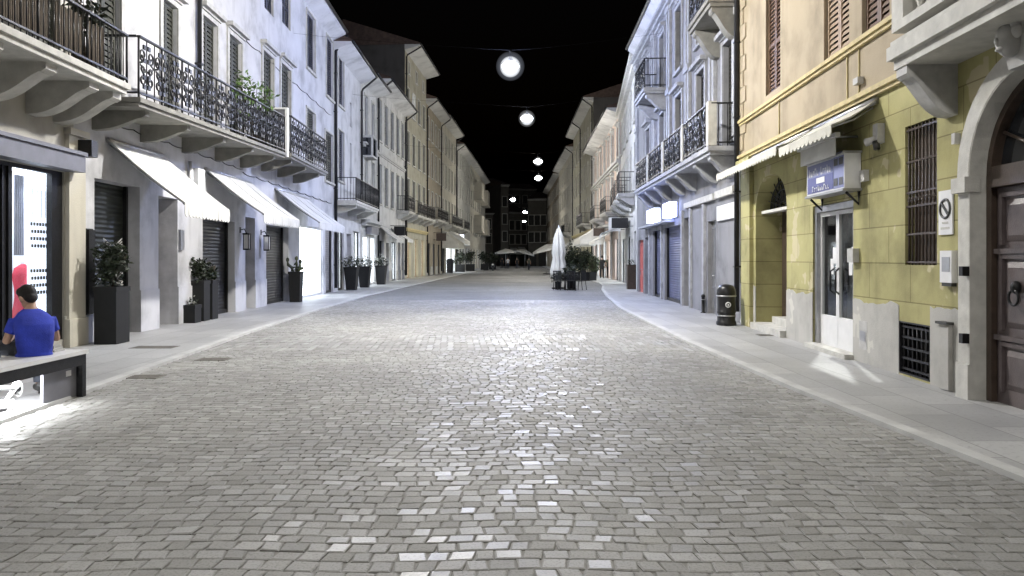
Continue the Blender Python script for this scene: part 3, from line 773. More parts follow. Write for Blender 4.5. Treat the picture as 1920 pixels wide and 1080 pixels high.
D = thing('dress_form', A.P(A.sx(43, -.36), -.36, .2), 'red garment on a stand inside the lit shop window', 'mannequin')
mb = MB(); c = A.P(A.sx(43, -.36), -.36, .70)
mb.lathe(c, [(.02, .72), (.05, .70), (.12, .65), (.15, .52), (.12, .33), (.115, .18), (.14, .0), (.17, -.2), (.18, -.3)][::-1], 14); mb.build('garment', 'red', D)
mb = MB(); mb.lathe(c-Vector((0, 0, .72)), [(.15, 0), (.15, .02), (.015, .03), (.015, .9)], 10); mb.lathe(c, [(.03, .69), (.03, .8)], 8); mb.build('stand', 'white_metal', D)
fl = thing('wall_floodlight', A.P(A.sx(146), .1, 3.3), 'small dark floodlight with white lens fixed beside the shop shutter box', 'wall lamp')
mb = MB(); mb.fbox(A, A.sx(138), A.sx(150), .07, .3, 3.22, 3.5); mb.fbox(A, A.sx(141), A.sx(147), .01, .07, 3.3, 3.42); mb.build('housing', 'iron', fl)
mb = MB(); mb.ball(A.P(A.sx(150), .2, 3.27), .05, 8, 6); mb.build('lens', 'white_metal', fl)
nb = MB(); nb.fbox(A, A.sx(156), A.sx(168), .03, .1, .55, 2.0); nb.fbox(A, A.sx(155.5), A.sx(168.5), .03, .06, .53, 2.02)
tag(nb.build('notice_case', 'iron', origin=A.P(A.sx(162), 0, .55)), 'narrow dark notice case on the wall beside the tall black planter', 'notice case')

# L2 : long white house with iron balconies and three awnings
s0, s1 = sY(A, 12.55), sY(A, 33)
w1 = dict(tw=.13, hood=True, sill=False, trim='stone_light')
def fo(x0, x1, yt, zb, **k):
    a, b, _, zt = A.rect(x0, x1, yt, 300); return OpS(a, b, zb, zt, **k)
ops = [fo(303, 331, 5, 4.4, **w1), OpS(sY(A, 13.2), sY(A, 14.1), 4.35, 7.2, **w1),
       fo(378, 406, 38, 4.5, **w1), fo(428, 452, 72, 4.55, **w1), fo(492, 512, 102, 4.6, **w1), fo(526, 544, 125, 4.65, **w1),
       fo(574, 590, 208, 4.75, tw=.08, sill=False), fo(609, 624, 250, 4.8, tw=.08),
       OpS(A.sx(496), A.sx(513), A.zx(505, 24), 10.9, shut='blue_shutter', trim=None), OpS(A.sx(529), A.sx(545), A.zx(537, 50), 10.9, shut='blue_shutter', trim=None),
       Op(A, 574, 590, 27, 133, shut='blue_shutter', tw=.05), Op(A, 611, 624, 72, 184, shut='blue_shutter', tw=.05)]
for y in (14, 17.2): ops.append(OpS(sY(A, y), sY(A, y+1), 8.6, 10.7, shut='grey_shutter'))
gops = [Op(A, 177, 262, 342, 612, 'roller', .3, mat='roller_green', floor=True), Op(A, 297, 333, 370, 603, 'door', .55, floor=True),
        Op(A, 380, 440, 412, 572, 'roller', .25, floor=True), Op(A, 460, 478, 408, 566, 'door', .4, mat='dark_wood', floor=True),
        Op(A, 499, 541, 424, 562, 'roller', .25, floor=True), Op(A, 562, 605, 425, 556, 'shop', .1, glow='shop_white', frame='white_metal', goods=0, floor=True, mull=1),
        Op(A, 610, 623, 430, 548, 'roller', .12, mat='roller_grey', floor=True), Op(A, 628.5, 642, 430, 546, 'door', .3, mat='dark_wood', floor=True)]
B = building(A, 'town_house', 'long white house with scrolled iron balconies above three awnings', s0, s1, 11.5, 'cool_wall', ops, gops, plinth_h=.87, pl_mat='cool_wall', over=.55, eave='cool_wall')
downpipe(A, B, A.sx(367), 11.45, 5.1, .55); downpipe(A, B, A.sx(626), 11.45, .2, .55, r=.07)
bal = balcony(A, B, sY(A, 12.62), sY(A, 21.6), 4.24, 1.08, zb=4.56, t=.15, brackets=[sY(A, y) for y in (13.2, 15, 17, 19, 20.9)], bw=.16, bh=.34, h=1.03, slab='stone_dark', step=.3)
bal2 = balcony(A, B, sY(A, 22.3), sY(A, 27.2), 4.66, 1.05, t=.15, brackets=[sY(A, y) for y in (22.8, 24.5, 26.4)], bw=.16, bh=.34, h=1.1, slab='stone_dark', step=.3)
mb = MB(); mb.fbox(A, sY(A, 21.75), sY(A, 21.83), .05, 1.02, 4.5, 5.85); mb.build('privacy_screen', 'box_grey', bal)
mb = MB()
for d in ((.0, .06), (1.0, 1.07)): mb.fbox(A, sY(A, 21.7), sY(A, 21.86), d[0], d[1], 4.48, 5.9)
mb.fbox(A, sY(A, 21.7), sY(A, 21.86), .061, .999, 5.851, 5.9); mb.build('screen_frame', 'white_metal', bal)
mb = MB(); mb.fbox(A, A.sx(358), A.sx(371), .03, .17, 3.0, 3.62); tag(mb.build('meter_box', 'white_metal', origin=A.P(A.sx(364), 0, 3)), 'white meter box on the wall between the first two awnings', 'meter box')
mb = MB(); mb.tube([A.P(A.sx(352), .07, 2.7), A.P(A.sx(352), .07, 3.75)], .055, 8); mb.build('conduit', 'white_metal', B)
mb = MB(); mb.fbox(A, A.sx(334), A.sx(341), .003, .06, 1.7, 2.15); tag(mb.build('name_plate', 'metal', origin=A.P(A.sx(338), 0, 1.7)), 'narrow bell plate on the white pier right of the first awning door', 'bell plate')
for px_, lab in ((450, 'small lantern on the wall left of the narrow door'), (489, 'small lantern on the wall right of the narrow door')):
    L = thing('wall_lantern', A.P(A.sx(px_), 0, 1.9), lab, 'lantern', 'wall lanterns beside the narrow door')
    s = A.sx(px_); mb = MB(); mb.fbox(A, s-.1, s+.1, .1, .28, 2.17, 2.21); mb.fbox(A, s-.09, s+.09, .11, .27, 1.74, 1.78)
    for q in (-.09, .07): 
        for d in (.11, .25): mb.fbox(A, s+q, s+q+.02, d, d+.02, 1.78, 2.17)
    mb.tube([A.P(s, .01, 2.3), A.P(s, .12, 2.33), A.P(s, .19, 2.2)], .014, 6); mb.fbox(A, s-.04, s+.04, .003, .02, 2.22, 2.38); mb.build('lantern_frame', 'iron', L)
    mb = MB(); mb.fbox(A, s-.069, s+.069, .131, .249, 1.785, 2.165); mb.build('pane', 'white_metal', L)
# loose cables along the facade
for z_, y0_, y1_, sg in ((4.02, 13, 21, .10), (7.75, 18.2, 32.5, .16), (3.93, 21, 32.6, .12)):
    k_ = 10; mb = MB()
    for i in range(k_):
        a_ = sY(A, y0_+(y1_-y0_)*i/k_); b_ = sY(A, y0_+(y1_-y0_)*(i+1)/k_)
        mb.tube([A.P(a_+(b_-a_)*t/4, .02, z_-sg*.4*(1-(t/2-1)**2)) for t in range(5)], .011, 5)
    mb.build('cable', 'iron', B)
# three awnings
def aw(F, label, x0, x1, yt, D, zlow, **k):
    a, b = F.sx(x0), F.sx(x1); return awning(F, label, min(a, b), max(a, b), F.zx((x0+x1)/2, yt), D, zlow, **k)
G3 = 'white awnings over the left shop doors'
aw(A, 'nearest of the three white sloping awnings, over the first dark doors', 198, 304, 275, 1.42, 2.52, group=G3, val=.27)
aw(A, 'middle white sloping awning, between the pier with lanterns and the first awning', 383, 467.5, 328, 1.44, 2.6, group=G3, val=.25)
aw(A, 'farthest of the three white awnings, over the glowing white shop front', 514.5, 574, 362, 1.45, 2.68, group=G3, val=.25)

# L3 .. L10
def win_grid(F, s0, s1, zs, n, w, h, **k):
    out = []; p = (s1-s0)/n
    for z in zs:
        for i in range(n):
            c = s0+p*(i+.5); hh = h[zs.index(z)] if isinstance(h, list) else h
            out.append(OpS(c-w/2, c+w/2, z, z+hh, **k))
    return out
F3 = Fac((-7.9, 33), (-8, 39.5)); L = F3.L
ops = [Op(F3, 634, 644, 106, 200, shut='blue_shutter', tw=.05), Op(F3, 634, 644, 246, 340, shut='blue_shutter', tw=.05), OpS(3.6, 4.1, 8, 9.2, 'glass', trim=None), OpS(3.6, 4.1, 5.2, 7.2, 'glass', trim=None)]
gops = [OpS(.9, 2.2, .03, 2.9, 'shop', .12, glow='shop_white', goods=1), OpS(2.9, 3.9, .03, 2.7, 'door', .25), OpS(4.5, 6.2, .03, 2.9, 'shop', .12, glow='shop_white', goods=2)]
B = building(F3, 'town_house', 'narrow lilac-white house just past the tall black downpipe', 0, L, 11.1, 'cool_wall', ops, gops, over=.8, eave='cool_wall')
balcony(F3, B, .2, L-.2, 4.1, 1.0, kind='bars', brackets=(.8, 3.2, 5.6), bh=.35, step=.3, t=.2)
downpipe(F3, B, L-.15, 11.05, 4.9, .8)
F4 = Fac((-8, 39.5), (-8, 44)); L = F4.L
ops = [OpS(1.0, 1.8, 8.1, 10.4, shut='blue_shutter'), OpS(3.0, 3.8, 8.1, 10.4, shut='blue_shutter'), OpS(1.0, 1.8, 4.7, 7.0), OpS(3.0, 3.8, 4.7, 7.0)]
gops = [OpS(.5, 2.1, .03, 2.75, 'shop', .1, glow='shop_white', goods=1, frame='white_metal'), OpS(2.7, 4.1, .03, 2.75, 'shop', .1, glow='shop_white', goods=1, frame='white_metal')]
B = building(F4, 'town_house', 'small white house with two glowing shop windows behind planters', 0, L, 11.3, 'white_wall', ops, gops, over=.8, eave='white_wall')
course(F4, B, 0, L, 7.5, .2, .3, 'stone_light'); course(F4, B, 0.1, L-.1, 3.3, .3, .45, 'stone_light', name='shop_cornice')
mb = MB(); mb.fbox(F4, 1.2, 3.4, .05, .35, 2.85, 3.25); mb.build('shop_fascia', 'box_grey', B)
mb = MB(); mb.fbox(F4, .5, 1.9, .003, .55, 6.95, 7.05); mb.fbox(F4, .5, 1.9, .003, .55, 8.0, 8.12); mb.fbox(F4, .5, .6, .45, .549, 7.051, 7.999); mb.fbox(F4, 1.8, 1.9, .45, .549, 7.051, 7.999); ob = mb.build('oriel', 'stone_light', B)
mb = MB(); mb.fbox(F4, .601, 1.799, .46, .5, 7.051, 7.999); mb.fbox(F4, .52, .57, .01, .449, 7.051, 7.999); mb.build('pane', 'glass', ob)
F5 = Fac((-8, 44), (-7.75, 54)); L = F5.L
ops = win_grid(F5, 0, L, [4.8, 8.6], 5, .95, [2.4, 2.5], shut='dark_shutter', tw=.08)
gops = [OpS(.6, 2.2, .03, 2.6, 'roller', .2), OpS(3.0, 3.9, .03, 2.5, 'door', .25), OpS(4.8, 6.4, .03, 2.6, 'shop', .1, glow='shop_white', goods=2), OpS(7.2, 8.2, .03, 2.6, 'door', .25), OpS(8.7, 9.7, .03, 2.6, 'roller', .2)]
B = building(F5, 'town_house', 'pale house with five shuttered bays and deep white eaves', 0, L, 12.1, 'white_wall', ops, gops, over=.85, eave='white_wall', plinth_h=.7)
course(F5, B, 0, L, 7.7, .22, .12, 'stone_light'); downpipe(F5, B, .25, 12.05, .3, .85); downpipe(F5, B, L-.2, 12.05, .3, .85)
balcony(F5, B, 6.6, 9.3, 4.75, .9, brackets=(7, 8.8), bh=.4, step=.5)
awning(F5, 'small white awning on the pale five-bay house, beside its glowing shop', 4.6, 6.8, 3.5, 1.1, 2.75, val=.2)
awning(F5, 'small white awning on the pale five-bay house, left side', .6, 2.9, 3.5, 1.1, 2.65, val=.2, name='awning')
F6 = Fac((-7.75, 54), (-7.25, 63)); L = F6.L
ops = win_grid(F6, 0, L, [4.9, 8.6, 12.2], 4, .95, [2.5, 2.3, 1.9], shut='dark_shutter', tw=.08)+win_grid(F6, 0, L, [15.2], 3, .6, .9, kind='glass', tw=.06)
gops = win_grid(F6, 0, L, [.03], 3, 1.5, 3.0, kind='shop', glow='shop_warm', goods=2, frame='tan_shutter'); 
for o in gops: o['dep'] = .2
ops[9].update(kind='glass', pane='shop_soft')
B = building(F6, 'town_house', 'tallest left-hand house, yellowish, four storeys under wide eaves', 0, L, 17, 'yellow_wall', ops, gops, over=1.1, plinth_h=None)
balcony(F6, B, .5, L-.5, 4.7, .9, brackets=(1, 3.3, 5.6, 8), bh=.4, step=.5); downpipe(F6, B, .2, 16.9, .3, 1.1); course(F6, B, 0, L, 3.5, .25, .2, 'trim_ochre')
F7 = Fac((-7.25, 63), (-6.85, 72)); L = F7.L
ops = win_grid(F7, 0, L, [5, 8.6, 11.8], 4, .95, [2.4, 2.3, 1.9], shut='dark_shutter', tw=.08)
gops = win_grid(F7, 0, L, [.03], 3, 1.5, 2.8, kind='roller', mat='roller_grey')
B = building(F7, 'town_house', 'tan left-hand house just past the tallest one', 0, L, 15, 'brown_wall', ops, gops, over=.9, plinth_h=.8)
balcony(F7, B, 1, L-1, 4.9, .9, brackets=(1.5, 4.5, 7.5), bh=.4, step=.5); downpipe(F7, B, .2, 14.9, .3, .9); downpipe(F7, B, L-.2, 14.9, .3, .9)
F8 = Fac((-6.85, 72), (-6.3, 84)); L = F8.L
ops = win_grid(F8, 0, L, [5, 8.6, 12], 5, .95, [2.4, 2.3, 1.9], shut='dark_shutter', tw=.08)
gops = [OpS(.8, 3, .03, 2.9, 'roller', .2), OpS(3.8, 7.4, .03, 2.9, 'shop', .1, glow='shop_white', goods=0, frame='white_metal', mull=2), OpS(8.2, 11.2, .03, 2.9, 'shop', .1, glow='shop_white', goods=1, frame='white_metal', mull=2)]
B = building(F8, 'town_house', 'cream left-hand house with a glowing white shop under grey awnings', 0, L, 15.3, 'cream_wall', ops, gops, over=.9)
balcony(F8, B, 2, L-1, 4.9, .9, brackets=(2.5, 6, 9.5), bh=.4, step=.6); downpipe(F8, B, L-.3, 15.2, .3, .9)
awning(F8, 'grey drop-front awning over the far glowing shop on the left', .6, 5.6, 4.2, 1.6, 3.1, mat='canvas_grey', val=.6, sides=True, arms=False)
awning(F8, 'white far awning right beside the grey drop-front one', 6.0, 11.6, 4.5, 1.6, 3.4, val=.4, sides=True, arms=False)
F9 = Fac((-6.3, 84), (-5.6, 100)); L = F9.L
ops = win_grid(F9, 0, L, [5, 8.6, 12], 6, 1, [2.4, 2.3, 1.9], shut='dark_shutter', tw=.08)
gops = win_grid(F9, 0, L, [.03], 5, 1.8, 2.8, kind='shop', glow='shop_soft', dep=.15)
B = building(F9, 'town_house', 'grey left-hand house with a stepped chimney on its roof', 0, L, 14.4, 'grey_wall', ops, gops, over=.9)
mb = MB(); mb.fbox(F9, 5, 6.4, -2.4, -.8, 14.6, 17.8); mb.fbox(F9, 4.9, 6.5, -2.5, -.7, 17.8, 18.0); mb.build('chimney', 'grey_wall', B)
balcony(F9, B, 1, 7, 4.9, .9, brackets=(2, 6), bh=.4, step=.6); downpipe(F9, B, .3, 14.3, .3, .9)
F10 = Fac((-5.6, 100), (-4.6, 128)); L = F10.L
ops = win_grid(F10, 0, L, [5, 8.6, 11.8], 8, 1.1, [2.3, 2.2, 1.9], shut='dark_shutter', tw=.08)
gops = win_grid(F10, 0, L, [.03], 6, 2, 2.8, kind='shop', glow='shop_soft', dep=.15)
B = building(F10, 'town_house', 'last pale house on the left with box bays over the street', 0, L, 14.6, 'cream_wall', ops, gops, over=.8)
for s in (6, 18):
    for z in (5.4, 10.0):
        mb = MB(); mb.fbox(F10, s, s+5, -.05, 1.1, z, z+2.3); mb.fbox(F10, s-.1, s+5.1, -.05, 1.2, z-.2, z-.001); mb.build('box_bay', 'cream_wall', B)
# ---------------------------------------------------------------- right side of the street
R = Fac((4.66, 3), (5.2, 17))
s0, s1 = sY(R, 2.5), sY(R, 17)
gz = 3.78
arch_c, arch_r, arch_sp = sY(R, 6.8), .95, 2.35
gate = OpS(arch_c-arch_r, arch_c+arch_r, PAVE-.02, arch_sp+arch_r, 'skip', .17, rise=arch_r)
ex = R.rect(1417, 1475, 322, 612); entry = OpS(ex[0], ex[1], PAVE-.02, 3.18, 'skip', .55, rise=.68)
dx = R.rect(1524, 1600, 376, 680); sdoor = OpS(dx[0], dx[1], PAVE-.02, 2.37, 'skip', .14)
gx = R.rect(1697, 1757, 228, 497); grille = OpS(gx[0], gx[1], gx[2], gx[3], 'skip', .12)
vx = R.rect(1686, 1745, 606, 716); vent = OpS(vx[0], vx[1], .06, vx[3], 'skip', .2)
upw = [OpS(R.sx(1592), R.sx(1545), R.zx(1568, 106), 6.9, 'shut', .14, trim=None, shut='tan_shutter'),
       OpS(R.sx(1463), R.sx(1436), R.zx(1448, 172), 6.9, 'shut', .14, trim=None, shut='brown_shutter'),
       OpS(R.sx(1668), R.sx(1616), R.zx(1640, 58), 6.9, 'shut', .14, trim=None, shut='brown_shutter')]
B = building(R, 'town_house', 'ochre and peach house on the right with the arched wooden gate', s0, s1, 11.3, 'peach_wall', upw, [gate, entry, sdoor, grille, vent], gz=gz, gmat='ochre_wall', plinth_h=None, eave='peach_wall', over=.7)
# plinth stops below openings
plinth(R, B, s0, s1, .93, [gate, entry, sdoor, vent], 'plinth', .008, -.05, True)
course(R, B, s0, s1, 3.70, .12, .1, 'trim_ochre'); course(R, B, s0, s1, 4.5, .11, .09, 'trim_ochre')
mb = MB()
for px_ in (1612, 1462, 1590): mb.fbox(R, R.sx(px_)-.012, R.sx(px_)+.012, .002, .022, 3.86, 4.49)
mb.build('wall_joint', 'trim_ochre', B)
mb = MB(); z = 3.95; i = 0
while z < 11:
    w = .5 if i % 2 else .3; mb.fbox(R, s1-w, s1-.005, .002, .03, z, z+.33); z += .35; i += 1
mb.build('quoins', 'peach_wall', B)
mb = MB(); mb.fbox(R, R.sx(1413), R.sx(1397), .003, .09, 0.0, 3.55); mb.fbox(R, R.sx(1415), s1, .004, .13, 3.551, 3.69); mb.build('pilaster', 'ochre_wall', B)
downpipe(R, B, s1-.03, 11.2, .3, .7, r=.06)
# arched gate : jambs, archivolt, keystone head, door leaves, fanlight
mb = MB(); pts = arc_pts(gate, 22); P = R.P; w = .2
outer = [(arch_c-(arch_r+w)*math.cos(math.pi*i/22), arch_sp+(arch_r+w)*math.sin(math.pi*i/22)) for i in range(23)]
for (p, q), (o, o2) in zip(zip(pts, pts[1:]), zip(outer, outer[1:])):
    mb.hexa([P(p[0], .004, p[1]), P(o[0], .004, o[1]), P(o2[0], .004, o2[1]), P(q[0], .004, q[1]), P(p[0], .11, p[1]), P(o[0], .11, o[1]), P(o2[0], .11, o2[1]), P(q[0], .11, q[1])])
mb.build('archivolt', 'stone', B)
for s in (arch_c-arch_r-w, arch_c+arch_r):
    mb = MB(); mb.fbox(R, s, s+w, .004, .1, PAVE-.02, arch_sp-.16); mb.fbox(R, s-.03, s+w+.03, .004, .16, arch_sp-.16, arch_sp-.001)
    mb.fbox(R, s-.015, s+w+.015, .004, .12, PAVE-.02, .4); mb.build('gate_pier', 'stone', B)
mb = MB()
for q0_, q1_ in ((arch_c-arch_r, arch_c-arch_r+.012), (arch_c+arch_r-.012, arch_c+arch_r)): mb.fbox(R, q0_, q1_, -.165, .098, PAVE-.01, arch_sp)
for (p, q) in zip(pts, pts[1:]):
    k0 = lambda t: (arch_c+(t[0]-arch_c)*.985, arch_sp+(t[1]-arch_sp)*.985)
    a_, b_ = k0(p), k0(q); mb.hexa([P(a_[0], -.165, a_[1]), P(p[0], -.165, p[1]), P(q[0], -.165, q[1]), P(b_[0], -.165, b_[1]), P(a_[0], .105, a_[1]), P(p[0], .105, p[1]), P(q[0], .105, q[1]), P(b_[0], .105, b_[1])])
mb.build('arch_lining', 'stone', B)
K = MB(); kz = arch_sp+arch_r
K.prism([P(arch_c-.13, .005, kz-.05), P(arch_c+.13, .005, kz-.05), P(arch_c+.18, .005, kz+.42), P(arch_c-.18, .005, kz+.42)],
        [P(arch_c-.13, .2, kz-.05), P(arch_c+.13, .2, kz-.05), P(arch_c+.18, .27, kz+.42), P(arch_c-.18, .27, kz+.42)])
kk = K.build('keystone', 'stone_light', B)
K = MB(); c = P(arch_c, .27, kz+.2)        # carved head on the keystone
K.ball(c, (.12, .11, .16), 14, 10); K.ball(c+R.n*.09+Vector((0, 0, -.02)), (.05, .03, .05), 8, 6); K.ball(c+R.n*.075+Vector((0, 0, -.09)), (.05, .05, .025), 8, 6)
for q in (-1, 1):
    K.ball(c+R.n*.08+R.u*q*.045+Vector((0, 0, .035)), (.02, .025, .015), 8, 6); K.ball(c+R.u*q*.11+Vector((0, 0, .05)), (.05, .05, .07), 8, 6)
for i in range(7): K.ball(c+R.u*(.11*math.cos(math.pi*i/6))+Vector((0, 0, .06+.1*math.sin(math.pi*i/6))), .05, 8, 6)
K.build('carved_head', 'stone_light', kk)
G = thing('arched_gate', P(arch_c, -.3, PAVE), 'dark panelled double door with lion knocker in the stone arch', 'door')
d0 = -.13
def leaf(a, b):
    mb = MB(); mb.fbox(R, a, b, d0-.06, d0, PAVE, 2.22)
    zz = [(.16, .62), (.78, 1.5), (1.64, 2.12)]
    for z0, z1 in zz:
        frame_mb(mb, R, a+.13, b-.13, z0, z1, .045, d0+.001, d0+.035, False)
        mb.prism([P(a+.16, d0+.001, z0+.03), P(b-.16, d0+.001, z0+.03), P(b-.16, d0+.001, z1-.03), P(a+.16, d0+.001, z1-.03)],
                 [P(a+.22, d0+.03, z0+.09), P(b-.22, d0+.03, z0+.09), P(b-.22, d0+.03, z1-.09), P(a+.22, d0+.03, z1-.09)])
    for z in (.68, 1.55): mb.fbox(R, a+.02, b-.02, d0+.002, d0+.05, z, z+.05)
    lf = mb.build('door_leaf', 'door_wood', G)
    return lf
l1 = leaf(arch_c-arch_r+.1, arch_c-.008); l2 = leaf(arch_c+.008, arch_c+arch_r-.1)
mb = MB()
for s in (arch_c-arch_r, arch_c+arch_r-.1): mb.fbox(R, s, s+.098, d0-.08, d0+.06, PAVE, 2.4)
mb.fbox(R, arch_c-arch_r+.1, arch_c+arch_r-.1, d0-.05, d0+.10, 2.225, 2.30); mb.fbox(R, arch_c-arch_r+.1, arch_c+arch_r-.1, d0-.05, d0+.06, 2.302, 2.44)
ap = [(arch_c-(arch_r)*math.cos(math.pi*i/20), arch_sp+(arch_r)*math.sin(math.pi*i/20)) for i in range(21)]
ai = [(arch_c-(arch_r-.09)*math.cos(math.pi*i/20), arch_sp+(arch_r-.09)*math.sin(math.pi*i/20)) for i in range(21)]
for i in range(20):
    p, q, o, o2 = ai[i], ai[i+1], ap[i], ap[i+1]
    mb.hexa([P(p[0], d0-.07, p[1]), P(o[0], d0-.07, o[1]), P(o2[0], d0-.07, o2[1]), P(q[0], d0-.07, q[1]), P(p[0], d0+.06, p[1]), P(o[0], d0+.06, o[1]), P(o2[0], d0+.06, o2[1]), P(q[0], d0+.06, q[1])])
mb.build('door_frame', 'dark_wood', G)
mb = MB(); mb.add([P(x, d0-.04, z) for x, z in ai]+[P(arch_c, d0-.04, 2.44)], [(i, i+1, 21) for i in range(20)]); mb.build('fanlight', 'glass', G)
mb = MB()
for i in range(1, 6):
    t = math.pi*i/6; mb.tube([P(arch_c, d0, 2.46), P(arch_c-.85*math.cos(t), d0, arch_sp+.85*math.sin(t))], .016, 6)
mb.build('fanlight_bar', 'dark_wood', G)
for i, lf in enumerate((l1, l2)):
    s = arch_c+(.46 if i else -.46); mb = MB(); mb.ball(P(s, d0+.055, 1.22), (.05, .05, .065), 10, 8); mb.ring(P(s, d0+.08, 1.12), .075, .013, (R.u, Vector((0, 0, 1)))); mb.build('knocker', 'iron', lf)
for z in (.62, 1.32): mb = MB(); mb.fbox(R, arch_c+arch_r-.01, arch_c+arch_r+.06, .1, .17, z, z+.1); mb.build('gate_stop', 'iron', G)
# stone balcony with balusters over the gate
bz, bD = 3.82, .62
bs0, bs1 = s0+.2, R.sx(1662, bD)
mb = MB(); mb.fbox(R, bs0, bs1, -.02, bD, bz-.09, bz+.06); mb.fbox(R, bs0, bs1-.05, -.02, bD-.06, bz-.2, bz-.091); mb.fbox(R, bs0, bs1-.03, -.02, bD-.03, bz+.061, bz+.12)
bb = mb.build('stone_balcony', 'stone', B)
mb = MB(); mb.fbox(R, bs0, bs1-.04, bD-.28, bD-.04, bz+.22, bz+.32); mb.fbox(R, bs0, bs1-.02, bD-.3, bD-.02, bz+1.0, bz+1.12)
mb.fbox(R, bs1-.3, bs1-.04, bD-.3, bD-.04, bz+.321, bz+.999); mb.fbox(R, bs1-.3, bs1-.04, .0, .22, bz+.22, bz+1.0)
mb.fbox(R, bs1-.28, bs1-.06, .221, bD-.31, bz+.22, bz+.32); mb.fbox(R, bs1-.28, bs1-.05, .221, bD-.31, bz+1.0, bz+1.12)
mb.build('balustrade', 'stone', bb)
s = bs1-.45
while s > bs0+.2:
    mb = MB(); mb.lathe(P(s, bD-.16, bz+.322), [(.05, 0), (.05, .05), (.03, .08), (.07, .22), (.075, .28), (.035, .5), (.03, .56), (.055, .6), (.055, .676)], 10); mb.build('baluster', 'stone', bb); s -= .19
for s in (bs1-.2, arch_c-arch_r-.45):
    mb = MB(); console_mb(mb, R, s, .24, bD*.88, bz-.201, .55); mb.build('console', 'stone_light', bb)
# entry : steps, inner door, lunette grille
a, b = entry['a'], entry['b']
st = MB(); st.fbox(R, a+.01, b-.01, -.54, .12, -.02, PAVE+.13); st.fbox(R, a+.01, b-.3, -.54, -.25, PAVE+.131, PAVE+.27); st.build('doorstep', 'stone', B)
mb = MB(); mb.fbox(R, a, b, -.6, -.551, PAVE+.13, 2.5); d = mb.build('inner_door', 'dark_wood', B)
mb = MB()
for i in range(5): mb.fbox(R, a+.12, a+.3, -.549, -.535, 1.5+i*.1, 1.56+i*.1)
mb.ball(P(a+.2, -.53, 1.12), .035, 8, 6); mb.build('letter_box', 'white_metal', d)
mb = MB(); mb.fbox(R, a, b, -.3, -.12, 2.44, 2.5); tr = mb.build('transom', 'stone', B)
mb = MB(); mb.fbox(R, a, b, -.35, -.32, 2.5, 3.19); mb.build('lunette_pane', 'glass', tr)
mb = MB(); c = (a+b)/2; hw = (b-a)/2
for i in range(1, 10):
    t = math.pi*i/10; mb.tube([P(c-.18*math.cos(t), -.25, 2.5+.16*math.sin(t)), P(c-hw*.97*math.cos(t), -.25, 2.5+.66*math.sin(t))], .012, 5)
for rr in (.2, .55, .8): mb.tube([P(c-hw*rr*math.cos(math.pi*i/12), -.25, 2.5+.68*rr*math.sin(math.pi*i/12)) for i in range(13)], .012, 5)
mb.build('lunette_grille', 'iron', tr)
# glazed shop door with its step
a, b = sdoor['a'], sdoor['b']; dd = -.12; m = (a+b)/2
D = thing('shop_door', P(m, dd, PAVE), 'glazed grey metal double shop door under the blue sign', 'door')
mb = MB()
for x in ((a, a+.09), (b-.09, b)): mb.fbox(R, x[0], x[1], dd-.03, dd+.09, PAVE, 2.36)
mb.fbox(R, a+.09, b-.09, dd-.03, dd+.088, 2.26, 2.36); mb.build('door_frame', 'metal', D)
for x0, x1 in ((a+.095, m-.005), (m+.005, b-.095)):
    mb = MB()
    for q in ((x0, x0+.05), (x1-.05, x1)): mb.fbox(R, q[0], q[1], dd-.02, dd+.03, PAVE+.02, 2.25)
    mb.fbox(R, x0+.05, x1-.05, dd-.018, dd+.028, PAVE+.02, PAVE+.55); mb.fbox(R, x0+.05, x1-.05, dd-.018, dd+.028, 2.19, 2.25); lf = mb.build('door_leaf', 'white_metal', D)
    mb = MB(); mb.fbox(R, x0+.05, x1-.05, dd-.004, dd+.002, PAVE+.55, 2.19); mb.build('pane', 'clear', lf)
    mb = MB(); hs = x1-.1 if x0 < m-.1 else x0+.1
    mb.tube([P(hs+(.02 if x0 < m-.1 else -.02), dd+.04, .95), P(hs, dd+.1, 1.0), P(hs, dd+.1, 1.3), P(hs+(.02 if x0 < m-.1 else -.02), dd+.04, 1.35)], .016, 6); mb.build('handle', 'iron', lf)
    mb = MB(); mb.fbox(R, x0+.1, x0+.24, dd+.003, dd+.006, 1.42, 1.68); mb.fbox(R, x0+.22, x0+.34, dd+.003, dd+.006, 1.25, 1.5); mb.build('paper_notice', 'white_metal', lf)
mb = MB(); mb.fbox(R, a-.03, b+.03, -.13, .14, -.02, PAVE+.07); mb.build('threshold', 'stone', D)
mb = MB(); mb.fbox(R, a-.6, b+2.2, -1.5, -1.48, PAVE, 3.4); mb.fbox(R, a-.6, b+2.2, -1.48, -.16, PAVE-.02, PAVE); mb.fbox(R, a-.6, b+.1, -.9, -.6, PAVE, 1.05)
mb.build('shop_interior', 'grey_pot', D)
ld = bpy.data.lights.new('shop_spot', 'SPOT'); ld.energy = 650; ld.spot_size = math.radians(38); ld.spot_blend = .1; ld.shadow_soft_size = .03; ld.color = (1, .98, .94)  # added spot inside the shop; imitates lamplight reflected from the door glass
lo = bpy.data.objects.new('shop_spot', ld); COL.objects.link(lo); lo.parent = D; lp = P(m, 0, 0)+Vector((.62, 1.55, 3.1)); lo.location = lp-D.location
lo.rotation_euler = (Vector((P(m, 0, 1.3)))-lp).to_track_quat('-Z', 'Y').to_euler()
